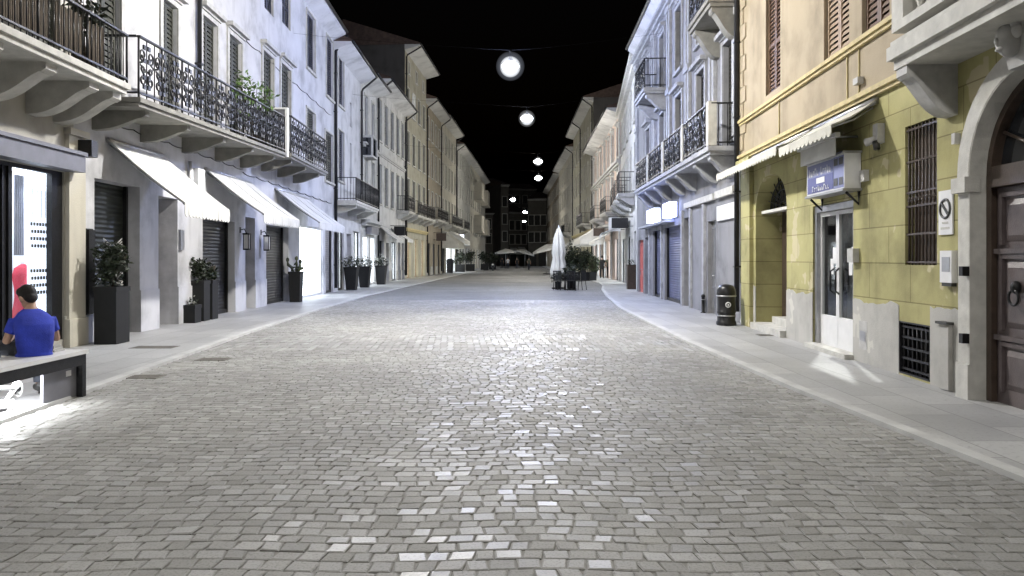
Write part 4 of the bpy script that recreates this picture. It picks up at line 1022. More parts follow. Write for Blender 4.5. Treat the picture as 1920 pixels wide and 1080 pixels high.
# barred window and cellar vent
a, b, zb, zt = grille['a'], grille['b'], grille['zb'], grille['zt']
Wd = MB(); Wd.fbox(R, a, b, -.14, -.12, zb, zt); wd = Wd.build('barred_window', 'dark_wood', B)
mb = MB(); n = 9
for i in range(n): s = a+(b-a)*(i+.5)/n; mb.tube([P(s, -.03, zb), P(s, -.03, zt)], .011, 6)
for q in (.02, .22, .42, .52, .74, .97): z = zb+(zt-zb)*q; mb.fbox(R, a, b, -.045, -.015, z-.012, z+.012)
for i in range(n):
    for q in (.47,): s = a+(b-a)*(i+.5)/n; mb.ring(P(s, -.03, zb+(zt-zb)*q), .03, .008, (R.u, Vector((0, 0, 1))), 8, 4)
mb.build('window_grille', 'dark_wood', wd)
a, b, zb, zt = vent['a'], vent['b'], vent['zb'], vent['zt']
mb = MB(); mb.fbox(R, a, b, -.22, -.2, zb, zt); wd = mb.build('cellar_vent', 'dark', B); mb = MB()
for i in range(7): s = a+(b-a)*(i+.5)/7; mb.tube([P(s, -.04, zb), P(s, -.04, zt)], .012, 6)
for i in range(5): z = zb+(zt-zb)*(i+.5)/5; mb.fbox(R, a, b, -.05, -.02, z-.013, z+.013)
mb.build('vent_grille', 'iron', wd)
mb = MB(); frame_mb(mb, R, a+.02, b-.02, zb+.02, zt-.02, .019, -.19, .004, False); mb.fbox(R, a+.02, b-.02, -.19, .004, zb, zb+.02); mb.build('vent_frame', 'pipe', wd)
# fittings on the ochre wall
def plate(px0, px1, yt, yb, d, name, mat, label, cat, extra=None):
    a, b, zb, zt = R.rect(px0, px1, yt, yb); o = thing(name, P((a+b)/2, 0, zb), label, cat)
    mb = MB(); mb.fbox(R, a, b, .003, d, zb, zt); p = mb.build('plate', mat, o)
    if extra: extra(o, a, b, zb, zt, d)
    return o
def nopark(o, a, b, zb, zt, d):
    c = (a+b)/2; z = zt-(b-a)*.72; r = (b-a)*.36
    mb = MB(); mb.ring(P(c, d, z), r, .016, (R.u, Vector((0, 0, 1))), 24, 6)
    k = Vector((0, 0, 1)); e = (R.u*.7+k*.7)*r; f = (R.u*.7-k*.7)*.014
    q = P(c, d, z); n = R.n*.012
    mb.hexa([q-e-f, q-e+f, q+e+f, q+e-f, q-e-f+n, q-e+f+n, q+e+f+n, q+e-f+n]); mb.build('prohibition_ring', 'ink', o)
    mb = MB()
    for i, wd in ((0, .8), (1, .55)): mb.fbox(R, c-(b-a)*wd/2*.8, c+(b-a)*wd/2*.8, d+.001, d+.003, zb+.06+i*.06, zb+.085+i*.06)
    mb.build('lettering', 'stone', o)
plate(1763, 1789, 357, 440, .02, 'parking_sign', 'white_metal', 'white no parking sign with a struck-through circle beside the gate', 'sign', nopark)
def buzz(o, a, b, zb, zt, d):
    mb = MB(); mb.fbox(R, a+.03, b-.05, d+.001, d+.006, zb+.12, zt-.07); mb.build('button_strip', 'metal', o)
    mb = MB(); mb.fbox(R, a+.02, b-.02, .003, d-.01, zb-.04, zb-.001); mb.build('base_trim', 'ink', o)
plate(1774, 1796, 470, 530, .07, 'door_intercom', 'white_metal', 'white intercom panel on the wall under the no parking sign', 'intercom', buzz)
plate(1612, 1627, 602, 655, .012, 'wall_notice', 'stone_light', 'small pale notice low on the plinth right of the shop door', 'notice', lambda o, a, b, zb, zt, d: MB().fbox(R, a+.04, b-.04, d+.001, d+.003, zb+.12, zt-.14).build('print', 'metal', o))
plate(1770, 1788, 608, 730, .06, 'gas_cover', 'plinth', 'tall pale utility cover beside the gate with a dark cap', 'utility cover', lambda o, a, b, zb, zt, d: MB().fbox(R, a-.02, b+.02, .003, d+.03, zt+.001, zt+.03).build('cap', 'ink', o))
plate(1600, 1611, 466, 492, .09, 'bell_box', 'stone_light', 'small ivory bell box right of the glazed shop door', 'bell')
plate(1621, 1630, 319, 340, .07, 'alarm_box', 'stone_light', 'small ivory alarm box right of the blue sign', 'alarm box')
plate(1611, 1620, 146, 158, .09, 'cable_box', 'stone_light', 'tiny ivory cable box high on the peach wall', 'cable box')
plate(1796, 1802, 250, 270, .07, 'small_sensor', 'stone_light', 'small pale sensor near the top of the gate pier', 'sensor')
s = R.sx(1655); z = R.zx(1655, 252); o = thing('security_camera', P(s, 0, z), 'white security camera on a bracket above the barred window', 'camera')
mb = MB(); mb.fbox(R, s-.07, s+.07, .003, .1, z-.12, z+.14); mb.build('mount', 'stone_light', o)
mb = MB(); mb.tube([P(s+.02, .08, z-.06), P(s+.12, .17, z-.09)], [.045, .055], 10); mb.build('camera_body', 'stone_light', o)
mb = MB(); mb.tube([P(s-.02, .1, z-.1), P(s-.06, .1, z-.2)], .045, 8); mb.build('junction', 'ink', o)
# sign box and awnings
sa, sb, z0, z1 = R.sx(1582, .25), R.sx(1512, .25), 2.5, 3.0
S = thing('shop_sign', P((sa+sb)/2, 0, z0), 'blue and white projecting sign box above the glazed shop door', 'sign')
mb = MB(); mb.fbox(R, sa, sb, .01, .24, z0, z1); mb.build('sign_box', 'white_metal', S)
mb = MB(); mb.fbox(R, sa-.02, sb+.02, .0, .27, z0-.035, z0-.001); mb.fbox(R, sa-.02, sb+.02, .0, .27, z1+.001, z1+.03); mb.build('sign_rim', 'metal', S)
e = sa+(sb-sa)*.27; L_ = sb-.04-e
mb = MB(); mb.fbox(R, e, sb-.04, .241, .247, z0+.03, z0+.27); f1 = mb.build('sign_face', 'sign_blue', S)
mb = MB(); mb.fbox(R, e, sb-.04, .241, .247, z0+.271, z1-.03); mb.build('sign_face', 'sign_pale', S)
mb = MB(); rnd = random.Random(3)     # left end of the text is the far end (sb)
x = sb-.12
def glyph(x, z, w, h, t=.247):
    k = rnd.randrange(4)
    mb.fbox(R, x-w*.28, x, t, t+.004, z, z+h)
    if k in (0, 1): mb.fbox(R, x-w, x-w*.28-.001, t, t+.004, z, z+h*.3)
    if k in (1, 2): mb.fbox(R, x-w, x-w*.72, t, t+.004, z+h*.301, z+h*.75)
    if k in (2, 3): mb.fbox(R, x-w, x-w*.281, t, t+.004, z+h*.76, z+h)
n = 11
for i in range(n): 
    if i == 5: continue
    glyph(x-(L_-.14)*i/n, z0+.29, .05, .085 if i % 3 else .12)
mb.fbox(R, x-L_*.62, x-L_*.3, .247, .251, z0+.165, z0+.25)
for i in range(9): glyph(x-.14-(L_-.34)*i/9, z0+.05, .045, .06 if i % 3 else .085)
mb.fbox(R, sb-.055, sb-.045, .248, .251, z0+.28, z1-.04); mb.build('lettering', 'white_metal', S)
mb = MB(); q = (e-sa-.03)/2; mb.fbox(R, sa+.02, e-.01, .2405, .2425, z0+.02, z1-.02); mb.build('emblem_panel', 'sign_pale', S); mb = MB()
for i in range(2):
    for j in range(2):
        mb = MB(); u0 = sa+.03+q*i; zc = z0+.04+.225*j; mb.fbox(R, u0+.02, u0+q-.03, .241, .246, zc+(.02 if j == 0 else .09), zc+(.13 if j == 0 else .19)); mb.build('emblem', 'ink', S)
mb = MB()
for s in (sa+.05, sb-.05): mb.tube([P(s, .02, z0-.04), P(s, .02, z0-.22), P(s, .2, z0-.05)], .02, 6)
mb.build('sign_bracket', 'iron', S)
AG = 'scalloped awnings on the ochre house'
awning(R, 'weathered scalloped awning right over the blue sign', R.sx(1605, .3), sY(R, 12.25), 3.66, .62, 3.3, mat='canvas_grey', val=.16, group=AG, sides=False)
awning(R, 'weathered scalloped awning above the arched doorway', sY(R, 12.4), sY(R, 16.6), 3.66, .62, 3.36, mat='canvas_grey', val=.16, group=AG)
V = thing('sun_blind', P((sa+sb)/2, .3, 3.05), 'narrow white folded blind between awning and blue sign', 'blind')
mb = MB(); mb.fbox(R, R.sx(1566, .4), R.sx(1494, .4), .33, .4, 3.22, 3.28); mb.build('blind_case', 'white_metal', V)
mb = MB(); mb.fbox(R, R.sx(1562, .4), R.sx(1498, .4), .36, .375, 2.97, 3.219); mb.build('blind_cloth', 'canvas', V)
for px_ in (1560, 1500): mb = MB(); mb.tube([P(R.sx(px_, .36), .0, 3.25), P(R.sx(px_, .36), .33, 3.25)], .018, 6); mb.build('blind_arm', 'metal', V)

# R2 : tall white house with stone and iron balconies
Q = Fac((5.2, 17.02), (5.6, 33.5)); L = Q.L; P2 = Q.P
bays = [sY(Q, y) for y in (17.95, 20.9, 24, 27, 30.2)]
ops = [OpS(c-.5, c+.5, 4.25, 6.75, 'shut', .2, hood=True, trim='ornate_stone', shut='dark_shutter', sill=False, tw=.14) for c in bays]
ops += [OpS(c-.48, c+.48, 7.55, 9.6, 'shut', .2, hood=True, trim='ornate_stone', shut='dark_shutter', tw=.12, sill=(i not in (0, 3))) for i, c in enumerate(bays)]
def OQ(x0, x1, yt, kind, dep=.15, **k):
    a, b, _, zt = Q.rect(x0, x1, yt, 600); return OpS(a, b, PAVE-.02, zt, kind, dep, **k)
gops = [OQ(1327, 1342, 414, 'door', .12, mat='metal'), OQ(1283, 1293, 408, 'door', .3, mat='box_grey'),
        OQ(1246, 1279, 424, 'roller', .15, mat='roller_blue'), OQ(1224, 1239, 432, 'roller', .15, mat='roller_blue'),
        OQ(1209, 1215, 445, 'door', .2, mat='box_grey'), OQ(1197, 1206, 450, 'door', .1, mat='rose_panel')]
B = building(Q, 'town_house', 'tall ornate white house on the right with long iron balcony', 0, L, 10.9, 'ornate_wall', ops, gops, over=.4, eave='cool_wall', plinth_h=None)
for c in [0.12]+[(a+b)/2 for a, b in zip(bays, bays[1:])]+[L-.3]:
    mb = MB()
    for q in (-.28, .08): mb.fbox(Q, max(.01, c+q), c+q+.2, .003, .09, 4.35, 9.9)
    mb.fbox(Q, max(.0, c-.34), c+.34, .003, .14, 9.901, 10.1); mb.fbox(Q, max(.0, c-.34), c+.34, .003, .13, 7.1, 7.3); mb.build('pilaster', 'ornate_stone', B)
for c in bays:
    for z in (7.02, 9.87): 
        mb = MB(); mb.ball(P2(c, .08, z-.0), (.1, .16, .16), 8, 6); mb.ball(P2(c-.14, .06, z-.04), (.06, .1, .1), 8, 6); mb.ball(P2(c+.14, .06, z-.04), (.06, .1, .1), 8, 6); mb.build('window_crest', 'ornate_stone', B)
course(Q, B, 0, L, 10.12, .24, .3, 'ornate_stone', name='cornice')
bl = balcony(Q, B, .28, sY(Q, 29.6), 4.12, .66, zb=4.2, t=.2, kind='scroll', h=.98, brackets=[sY(Q, y) for y in (17.6, 19.2, 21.6, 23.2, 25.4, 27.4, 29.2)], bw=.26, bh=.5, slab='ornate_stone', step=.42)
for y in (17.42, 20.4, 23.4, 26.4, 29.5): mb = MB(); mb.fbox(Q, sY(Q, y)-.11, sY(Q, y)+.11, .46, .655, 4.13+(y-17)*.006, 5.16); mb.build('railing_pier', 'stone', bl)
balcony(Q, B, .02, sY(Q, 19.3), 7.5, .72, t=.22, kind='scroll', h=1, brackets=[.25, sY(Q, 19)], bw=.3, bh=.7, slab='stone_dark', step=.4)
balcony(Q, B, sY(Q, 25.9), sY(Q, 28.3), 7.45, .85, t=.2, kind='scroll', h=1, brackets=[sY(Q, 26.2), sY(Q, 28)], bw=.28, bh=.55, slab='ornate_stone', step=.4)
mb = MB(); mb.fbox(Q, sY(Q, 19.2), sY(Q, 22.8), .004, .1, 3.02, 3.18); mb.fbox(Q, .3, sY(Q, 19), .004, .1, 3.02, 3.2); mb.build('shop_cornice', 'stone', B)
for px_ in (1322, 1297, 1281, 1242, 1219):
    mb = MB(); s = Q.sx(px_); mb.fbox(Q, s-.1, s+.1, .003, .07, -.03, 3.0); mb.build('shop_pilaster', 'ornate_stone', B)
mb = MB(); mb.fbox(Q, Q.sx(1384), Q.sx(1348), .004, .06, 2.45, 2.82); tag(mb.build('blank_sign', 'white_metal', origin=P2(Q.sx(1366), 0, 2.45)), 'blank white sign panel on the white wall above the litter bin', 'sign')
for i, (x0, x1, zA, zB, lab) in enumerate(((1255, 1241, 2.85, 3.34, 'nearer glowing bluish lightbox over the blue shutters'), (1225, 1211, 2.85, 3.34, 'farther glowing bluish lightbox over the blue shutters'))):
    a, b = Q.sx(x0, .3), Q.sx(x1, .3); S = thing('lit_sign', P2((a+b)/2, 0, zA), lab, 'sign', 'glowing lightboxes on the white house')
    mb = MB(); mb.fbox(Q, a, b, .02, .28, zB+.001, zB+.03); mb.fbox(Q, a, b, .005, .06, zA, zB); mb.build('sign_box', 'metal', S); mb = MB(); mb.fbox(Q, a+.02, b-.02, .061, .27, zA+.02, zB-.002); mb.build('sign_face', 'sign_glow', S)
mb = MB(); mb.fbox(Q, Q.sx(1265), Q.sx(1210), .005, .3, 2.72, 2.8); mb.build('sign_shelf', 'ornate_stone', B)
# R3 .. R8
R3 = Fac((5.66, 33.6), (7.0, 48)); L = R3.L
ops = win_grid(R3, 0, L, [4.8, 8.0], 5, .95, [2.2, 1.8], shut='dark_shutter', tw=.1)
gops = [OpS(1, 2.4, .03, 2.8, 'roller', .2), OpS(3.4, 4.4, .03, 2.5, 'door', .2), OpS(5.2, 7.4, .03, 2.7, 'shop', .1, glow='shop_soft', goods=2), OpS(8.4, 9.6, .03, 2.6, 'door', .2), OpS(10.6, 13.2, .03, 2.7, 'shop', .1, glow='shop_white', goods=2)]
B = building(R3, 'town_house', 'low white house set back with a plain parapet, right side', 0, L, 10.6, 'white_wall', ops, gops, roof_on=False)
mb = MB(); mb.fbox(R3, -.1, L+.1, -.4, .35, 10.6, 10.85); mb.fbox(R3, -.05, L+.05, -.35, .2, 10.3, 10.599); mb.build('parapet', 'stone', B)
for s in (2, 6, 10): balcony(R3, B, s-.3, s+2.2, 4.6, .8, brackets=(s, s+1.8), bh=.4, step=.4, slab='stone_light')
awning(R3, 'dark-edged white awning on the low white house, right side', 5, 9, 3.5, 1.5, 2.8, val=.25)
R4 = Fac((7.0, 48), (7.4, 68)); L = R4.L
ops = win_grid(R4, 0, L, [4.9, 8.2], 7, 1, [2.3, 2.0], kind='glass', tw=.14, hood=True, trim='stone_light')
gops = win_grid(R4, 0, L, [.03], 5, 2.2, 2.8, kind='shop', glow='shop_white', goods=2)
for o in gops: o['dep'] = .15
B = building(R4, 'town_house', 'rosy white ornate house with bright cornices, right side', 0, L, 11.2, 'rose_wall', ops, gops, over=.9, eave='white_wall')
course(R4, B, 0, L, 7.6, .3, .3, 'stone_light'); course(R4, B, 0, L, 3.7, .3, .3, 'stone_light')
for s in (1.2, 9.5): balcony(R4, B, s, s+4, 4.6, .9, brackets=(s+.4, s+3.6), bh=.4, step=.5, slab='stone_light')
for s in (.4, 5, 10, 15, L-.5):
    mb = MB(); mb.fbox(R4, s-.2, s+.2, .003, .1, .0, 10.8); mb.build('pilaster', 'stone_light', B)
awning(R4, 'steep pale awning beside the two strollers, right side', 1.5, 6.5, 3.6, 1.5, 2.7, val=.25)
awning(R4, 'cream drop-front awning behind the dark shrubs, right side', 10, 17.5, 4.3, 1.9, 3.1, val=.5, sides=True, arms=False)
R5 = Fac((7.4, 68), (7.4, 90)); L = R5.L
ops = win_grid(R5, 0, L, [5, 8.6, 12.2], 7, 1, [2.4, 2.3, 2.0], shut='brown_shutter', tw=.08)
gops = win_grid(R5, 0, L, [.03], 6, 2.2, 2.9, kind='shop', glow='shop_warm', goods=2)
for o in gops: o['dep'] = .15
B = building(R5, 'town_house', 'tallest right-hand house, tan, three upper storeys', 0, L, 16.2, 'yellow_wall', ops, gops, over=.9)
downpipe(R5, B, .3, 16.1, .3, .9); downpipe(R5, B, L*.55, 16.1, .3, .9); course(R5, B, 0, L, 3.9, .3, .25, 'trim_ochre')
balcony(R5, B, 2, 8, 4.8, .9, brackets=(2.4, 7.5), bh=.4, step=.5)
awning(R5, 'far cream awning under the tallest right-hand house', 2, 12, 4, 1.8, 3, val=.4, sides=True, arms=False)
R6 = Fac((7.4, 90), (7.2, 115)); L = R6.L
ops = win_grid(R6, 0, L, [5, 8.6, 11.8], 8, 1, [2.4, 2.3, 1.8], shut='dark_shutter', tw=.08)
gops = win_grid(R6, 0, L, [.03], 6, 2.2, 2.9, kind='shop', glow='shop_soft', dep=.15)
B = building(R6, 'town_house', 'pale yellow house after the tallest one, right side', 0, L, 15, 'cream_wall', ops, gops, over=.9)
balcony(R6, B, 3, 9, 4.8, .9, brackets=(3.4, 8.5), bh=.4, step=.6); downpipe(R6, B, .3, 14.9, .3, .9)
R7 = Fac((7.2, 115), (7.0, 148)); L = R7.L
ops = win_grid(R7, 0, L, [5, 8.6, 11.6], 9, 1.1, [2.4, 2.2, 1.7], shut='dark_shutter', tw=.08)
gops = win_grid(R7, 0, L, [.03], 7, 2.4, 2.9, kind='shop', glow='shop_soft', dep=.15)
B = building(R7, 'town_house', 'dim brown house near the far bend, right side', 0, L, 14.6, 'brown_wall', ops, gops, over=.9)
def blade(F, s, z, w, h, mat, label):
    S = thing('projecting_sign', F.P(s, 0, z), label, 'sign'); mb = MB(); mb.fbox(F, s-.05, s+.05, .25, .25+w, z, z+h); mb.build('sign_board', mat, S)
    mb = MB(); mb.tube([F.P(s, .0, z+h+.05), F.P(s, .3+w, z+h+.05)], .02, 6); mb.tube([F.P(s, .0, z+.1), F.P(s, .25, z+.1)], .02, 6); mb.build('bracket', 'iron', S)
blade(R3, 3.0, 3.0, .8, .5, 'iron', 'dark projecting sign board on the low white set-back house')
blade(R3, 10.0, 3.1, .7, .8, 'white_metal', 'white projecting sign board, nearest the far shops on the right')
blade(R4, 8, 3.2, .8, .6, 'dark_wood', 'brown projecting sign board on the rosy ornate house')
blade(F5, 4.4, 3.0, .7, .6, 'iron', 'dark projecting sign board on the pale five-bay house, left')
blade(F7, 4.2, 3.1, .9, .7, 'dark_wood', 'brown projecting sign board on the tan house, left')
blade(F8, 11.6, 3.6, .7, .6, 'shop_soft', 'pale lit projecting sign above the far white awning, left')
# far end of the street
def endhouse(p0, p1, H, mat, label, zs, n, **k):
    F = Fac(p0, p1); L = F.L
    ops = win_grid(F, 0, L, zs, n, 1.1, 2.0, shut='dark_shutter', tw=.1)
    gops = win_grid(F, 0, L, [.03], max(2, n-1), 1.4, 2.6, kind='roller', mat='roller_dark')
    for o in gops: o['dep'] = .15
    return F, building(F, 'town_house', label, 0, L, H, mat, ops, gops, over=.7, depth=12)
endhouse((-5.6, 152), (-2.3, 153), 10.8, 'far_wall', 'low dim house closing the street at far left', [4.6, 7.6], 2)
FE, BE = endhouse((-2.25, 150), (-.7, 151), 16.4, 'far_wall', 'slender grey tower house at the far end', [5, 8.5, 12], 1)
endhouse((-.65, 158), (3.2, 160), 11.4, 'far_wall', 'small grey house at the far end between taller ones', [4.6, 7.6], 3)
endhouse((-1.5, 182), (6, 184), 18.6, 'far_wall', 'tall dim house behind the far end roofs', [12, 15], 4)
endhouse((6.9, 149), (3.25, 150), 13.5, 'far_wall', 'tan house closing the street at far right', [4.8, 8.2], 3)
FA = Fac((-.65, 158), (3.2, 160))
awning(FA, 'tiny far white awning closing the view, left one', .3, 1.7, 3.8, 2, 2.8, val=.4, sides=True, arms=False)
awning(FA, 'tiny far white awning closing the view, right one', 2.2, 3.7, 4.0, 2, 2.8, val=.4, sides=True, arms=False)
# ---------------------------------------------------------------- street furniture and plants
def fuse(mb, name, mat, parent, voxel=.01, it=4):
    o = mb.build('tmp_fuse', mat, parent); m = o.modifiers.new('r', 'REMESH'); m.mode = 'VOXEL'; m.voxel_size = voxel; m.use_smooth_shade = True
    s = o.modifiers.new('s', 'SMOOTH'); s.factor = .5; s.iterations = it
    bpy.context.view_layer.update()
    me = bpy.data.meshes.new_from_object(o.evaluated_get(bpy.context.evaluated_depsgraph_get()))
    me.name = name; n = bpy.data.objects.new(name, me); COL.objects.link(n); n.parent = parent
    me.materials.clear(); me.materials.append(M[mat]); me.polygons.foreach_set('use_smooth', [True]*len(me.polygons))
    bpy.data.objects.remove(o); return n
def planter(x0, x1, y0, y1, h, label, kind, mat='black_pot', top=None, group=None, seed=1, z=PAVE, leaf='leaf_dark', taper=0, lr=.32, lh=.4, n=260, ls=.09, lattice=False):
    c = Vector(((x0+x1)/2, (y0+y1)/2, z)); T = thing('planter', c, label, 'planter', group)
    mb = MB(); t = taper; w = .03
    mb.hexa([(x0+t, y0+t, z), (x1-t, y0+t, z), (x1-t, y1-t, z), (x0+t, y1-t, z), (x0, y0, z+h), (x1, y0, z+h), (x1, y1, z+h), (x0, y1, z+h)])
    e = .012
    for a, b in (((x0-e, y0-e), (x1+e, y0+w)), ((x0-e, y1-w), (x1+e, y1+e)), ((x0-e, y0+w), (x0+w, y1-w)), ((x1-w, y0+w), (x1+e, y1-w))): mb.box((a[0], a[1], z+h-.05), (b[0], b[1], z+h+.03))
    pot = mb.build('pot', mat, T)
    mb = MB(); mb.box((x0+w, y0+w, z+h), (x1-w, y1-w, z+h+.015)); mb.build('soil', 'soil', T)
    P_ = Vector((c.x, c.y, z+h)); rnd = random.Random(seed)
    if kind == 'shrub':
        mb = MB()
        for i in range(7):
            a = rnd.uniform(0, 6.28); mb.tube([P_, P_+Vector((math.cos(a)*lr*.4, math.sin(a)*lr*.4, lh*.6)), P_+Vector((math.cos(a)*lr*.7, math.sin(a)*lr*.7, lh*1.1))], [.012, .008, .004], 5)
        mb.build('stem', 'bark', T)
        mb = MB()
        for i in range(6):
            a = rnd.uniform(0, 6.28); q = rnd.uniform(.1, .7)
            mb.leaves(P_+Vector((math.cos(a)*lr*q, math.sin(a)*lr*q, lh*rnd.uniform(.35, 1.1))), (lr*.55, lr*.55, lh*.45), n//6, ls, seed*10+i, 0)
        mb.build('foliage', leaf, T)
    elif kind == 'flower':
        mb = MB(); mb.leaves(P_+Vector((0, 0, lh*.3)), (lr, lr, lh*.6), n, ls, seed, .1); mb.build('foliage', leaf, T)
        mb = MB(); mb.leaves(P_+Vector((0, 0, lh*.55)), (lr*1.1, lr*1.1, lh*.7), n//3, ls*.9, seed+5, .4); mb.build('blossom', 'flower', T)
    elif kind == 'cactus':
        mb = MB()
        for i in range(6):
            a = rnd.uniform(0, 6.28); q = P_+Vector((math.cos(a)*.07, math.sin(a)*.07, -.02)); hh = rnd.uniform(.2, .5); dx = math.cos(a)*rnd.uniform(.05, .3)
            mb.tube([q, q+Vector((dx*.4, math.sin(a)*.1, hh*.5)), q+Vector((dx, math.sin(a)*.15, hh*.75)), q+Vector((dx*1.05, math.sin(a)*.16, hh))], [.03, .04, .045, .02], 8)
            if i % 2 == 0: mb.ball(q+Vector((dx*1.05, math.sin(a)*.16, hh+.05)), (.06, .03, .08), 8, 6)
        mb.build('cactus', 'leaf_olive', T); mb = MB(); mb.leaves(P_+Vector((0, 0, .12)), (.2, .2, .14), 70, .1, seed, 0); mb.build('foliage', 'leaf_dark', T)
    if lattice:
        mb = MB(); yb = y1+.04; W = x1-x0-.02; H0, H1 = z+h*.8, z+h+1.3; xa = x0-.12
        k = 7; p = W/k
        def clip(x, zz, sx):
            pass
        for i in range(-14, 8):
            for sg in (1, -1):
                pts = []
                for j in range(0, 60):
                    u = j/59*(H1-H0); xx = (i*p+u) if sg > 0 else (W-i*p-u)
                    top = H1-(abs(xx/W-.5)*2)**2*.28
                    if 0 <= xx <= W and H0+u <= top: pts.append((xa+xx, yb+.008*sg, H0+u))
                if len(pts) > 1: mb.tube([pts[0], pts[-1]], .011, 4)
        mb.build('trellis', 'stone_light', T)
    return T
planter(-7.14, -6.76, 12.75, 13.2, .95, 'tall black planter with leafy shrub and pale lattice by the first shuttered door', 'shrub', lattice=True, seed=4, lr=.33, lh=.55, n=900, ls=.1)
planter(-7.5, -7.2, 17.45, 17.8, .92, 'tall black planter with dark shrub in front of the first dark shutter', 'shrub', seed=7, lr=.3, lh=.5, n=600, ls=.1)
planter(-7.5, -7.2, 17.95, 18.3, .92, 'narrow dark planter directly behind the tall one by the dark shutter', 'shrub', seed=8, mat='black_pot', lr=.22, lh=.35, n=300, ls=.09)
planter(-7.47, -7.2, 16.95, 17.3, .38, 'low black box planter on the pavement, lowest of the left planters', 'flower', seed=9, lr=.12, lh=.18, n=70, ls=.07)
planter(-7.52, -7.12, 25.1, 25.5, 1.0, 'tall black planter with branching cactus before the glowing white shop', 'cactus', seed=12, taper=.03)
for i, (x, y, t) in enumerate(((-7.5, 34.9, 'tapered dark planter of pale flowers by the lilac-white house, nearest of three'), (-7.5, 38.0, 'middle one of three tapered dark planters of pale flowers'), (-7.45, 42.5, 'farthest of three tapered dark planters of pale flowers on the left'))):
    planter(x-.3, x+.3, y-.3, y+.3, 1.05, t, 'flower', seed=20+i, taper=.09, lr=.42, lh=.55, n=260, ls=.13, group='tapered flower planters outside the left shops')
planter(5.55, 5.95, 35.8, 36.2, 1.15, 'tall brown-black planter with small plant beside the rose-red door', 'flower', seed=31, mat='dark_wood', lr=.22, lh=.3, n=90)
for i, (x, y, w, hh, t) in enumerate(((4.35, 51.5, .62, 1.9, 'big dark evergreen shrub in a planter, tallest behind the closed parasol'), (5.0, 51, .5, 1.45, 'dark bushy shrub in a planter, right of the tallest evergreen'), (5.45, 50.4, .4, 1.0, 'low dark shrub with olive leaves, rightmost by the two strollers'), (3.75, 52, .5, 1.15, 'round dark shrub in a planter just right of the closed parasol'))):
    planter(x-w*.55, x+w*.55, y-.35, y+.35, .55, t, 'shrub', seed=40+i, z=0 if x < 5.2 else PAVE, lr=w, lh=hh*.75, n=1100, ls=.2, leaf='leaf_dark' if i != 2 else 'leaf_olive')
for i, (x, y, t) in enumerate(((-5.75, 83, 'dark shrub planter against the cream house far on the left'), (-4.9, 88, 'dark planter shrub near the far parked moped'), (-3.55, 97, 'bushy dark planter far down the street, left of centre'), (-2.7, 103, 'smallest far dark planter, beside the street centre'))):
    planter(x-.5, x+.5, y-.4, y+.4, .8, t, 'shrub', seed=60+i, lr=.85, lh=1.1, n=700, ls=.22, z=PAVE if i < 2 else 0)
# balcony plants
def balcony_plant(x, y, z, r, h, label, leaf, n, seed):
    T = thing('potted_plant', (x, y, z), label, 'plant'); mb = MB(); mb.lathe((x, y, z), [(.12, 0), (.17, .28), (.18, .28), (.18, .32)], 12); mb.build('pot', 'bark', T)
    mb = MB(); rnd = random.Random(seed)
    for i in range(8):
        a = rnd.uniform(0, 6.28); mb.tube([(x, y, z+.3), (x+math.cos(a)*r*.4, y+math.sin(a)*r*.4, z+h*.7), (x+math.cos(a)*r*.7, y+math.sin(a)*r*.7, z+h)], [.012, .008, .004], 5)
    mb.build('stem', 'bark', T); mb = MB()
    for i in range(7):
        a = rnd.uniform(0, 6.28); mb.leaves((x+math.cos(a)*r*.5, y+math.sin(a)*r*.5, z+h*rnd.uniform(.6, 1)), (r*.5, r*.5, h*.24), n//7, .15, seed*9+i, 0)
    mb.build('foliage', leaf, T)
p = A.P(sY(A, 20.3), .55, 4.5); balcony_plant(p.x, p.y, p.z, .6, 1.75, 'tall pale-green leafy plant on the iron balcony, near its far end', 'leaf_green', 420, 3)
p = A.P(sY(A, 21.3), .5, 4.55); balcony_plant(p.x, p.y, p.z, .4, 1.2, 'dark green plant on the iron balcony against the screen', 'leaf_dark', 260, 5)
p = A.P(sY(A, 11.6), .7, 4.36); balcony_plant(p.x, p.y, p.z, .35, 1.1, 'dark bushy plant on the heavy stone balcony at left', 'leaf_dark', 260, 6)
# bench with light under the seat
Bn = thing('bench', (-4.9, 7.05, 0), 'black framed bench with pale top and a bright light under its seat', 'bench')
bx0, bx1, by0, by1 = -5.14, -4.66, 5.6, 8.17
mb = MB(); mb.box((bx0-.02, by0, .465), (bx1+.02, by1+.02, .505)); mb.build('seat', 'white_metal', Bn)
mb = MB()
for x in (bx0, bx1-.05): mb.box((x, by0, .345), (x+.05, by1, .464))
for y in (by0, by1-.07): mb.box((bx0+.05, y, .35), (bx1-.05, y+.07, .463))
mb.build('apron', 'iron', Bn)
for x in (bx0, bx1-.07):
    for y in (by0, by1-.07): mb = MB(); mb.box((x, y, 0), (x+.07, y+.07, .344)); mb.build('leg', 'iron', Bn)
mb = MB(); mb.box((bx1-.09, 7.52, .01), (bx1-.06, by1-.08, .344)); pn = mb.build('side_panel', 'box_grey', Bn)
mb = MB(); mb.box((bx1-.0595, 7.9, .25), (bx1-.056, 7.99, .31)); mb.build('sticker', 'white_metal', pn)
mb = MB(); mb.box((bx0+.12, by0+.15, .425), (bx1-.1, 7.45, .45)); mb.build('light_strip', 'strip_glow', Bn)
pb = MB(); 
for i in range(3): pb.box((-5.13+.01*i, 7.93-.02*i, .506+.022*i), (-4.86-.015*i, 8.12-.01*i, .526+.022*i))
tag(pb.build('folded_papers', 'stone_light', origin=(-5, 8.02, .506)), 'small pile of pale folded papers on the bench end', 'papers')
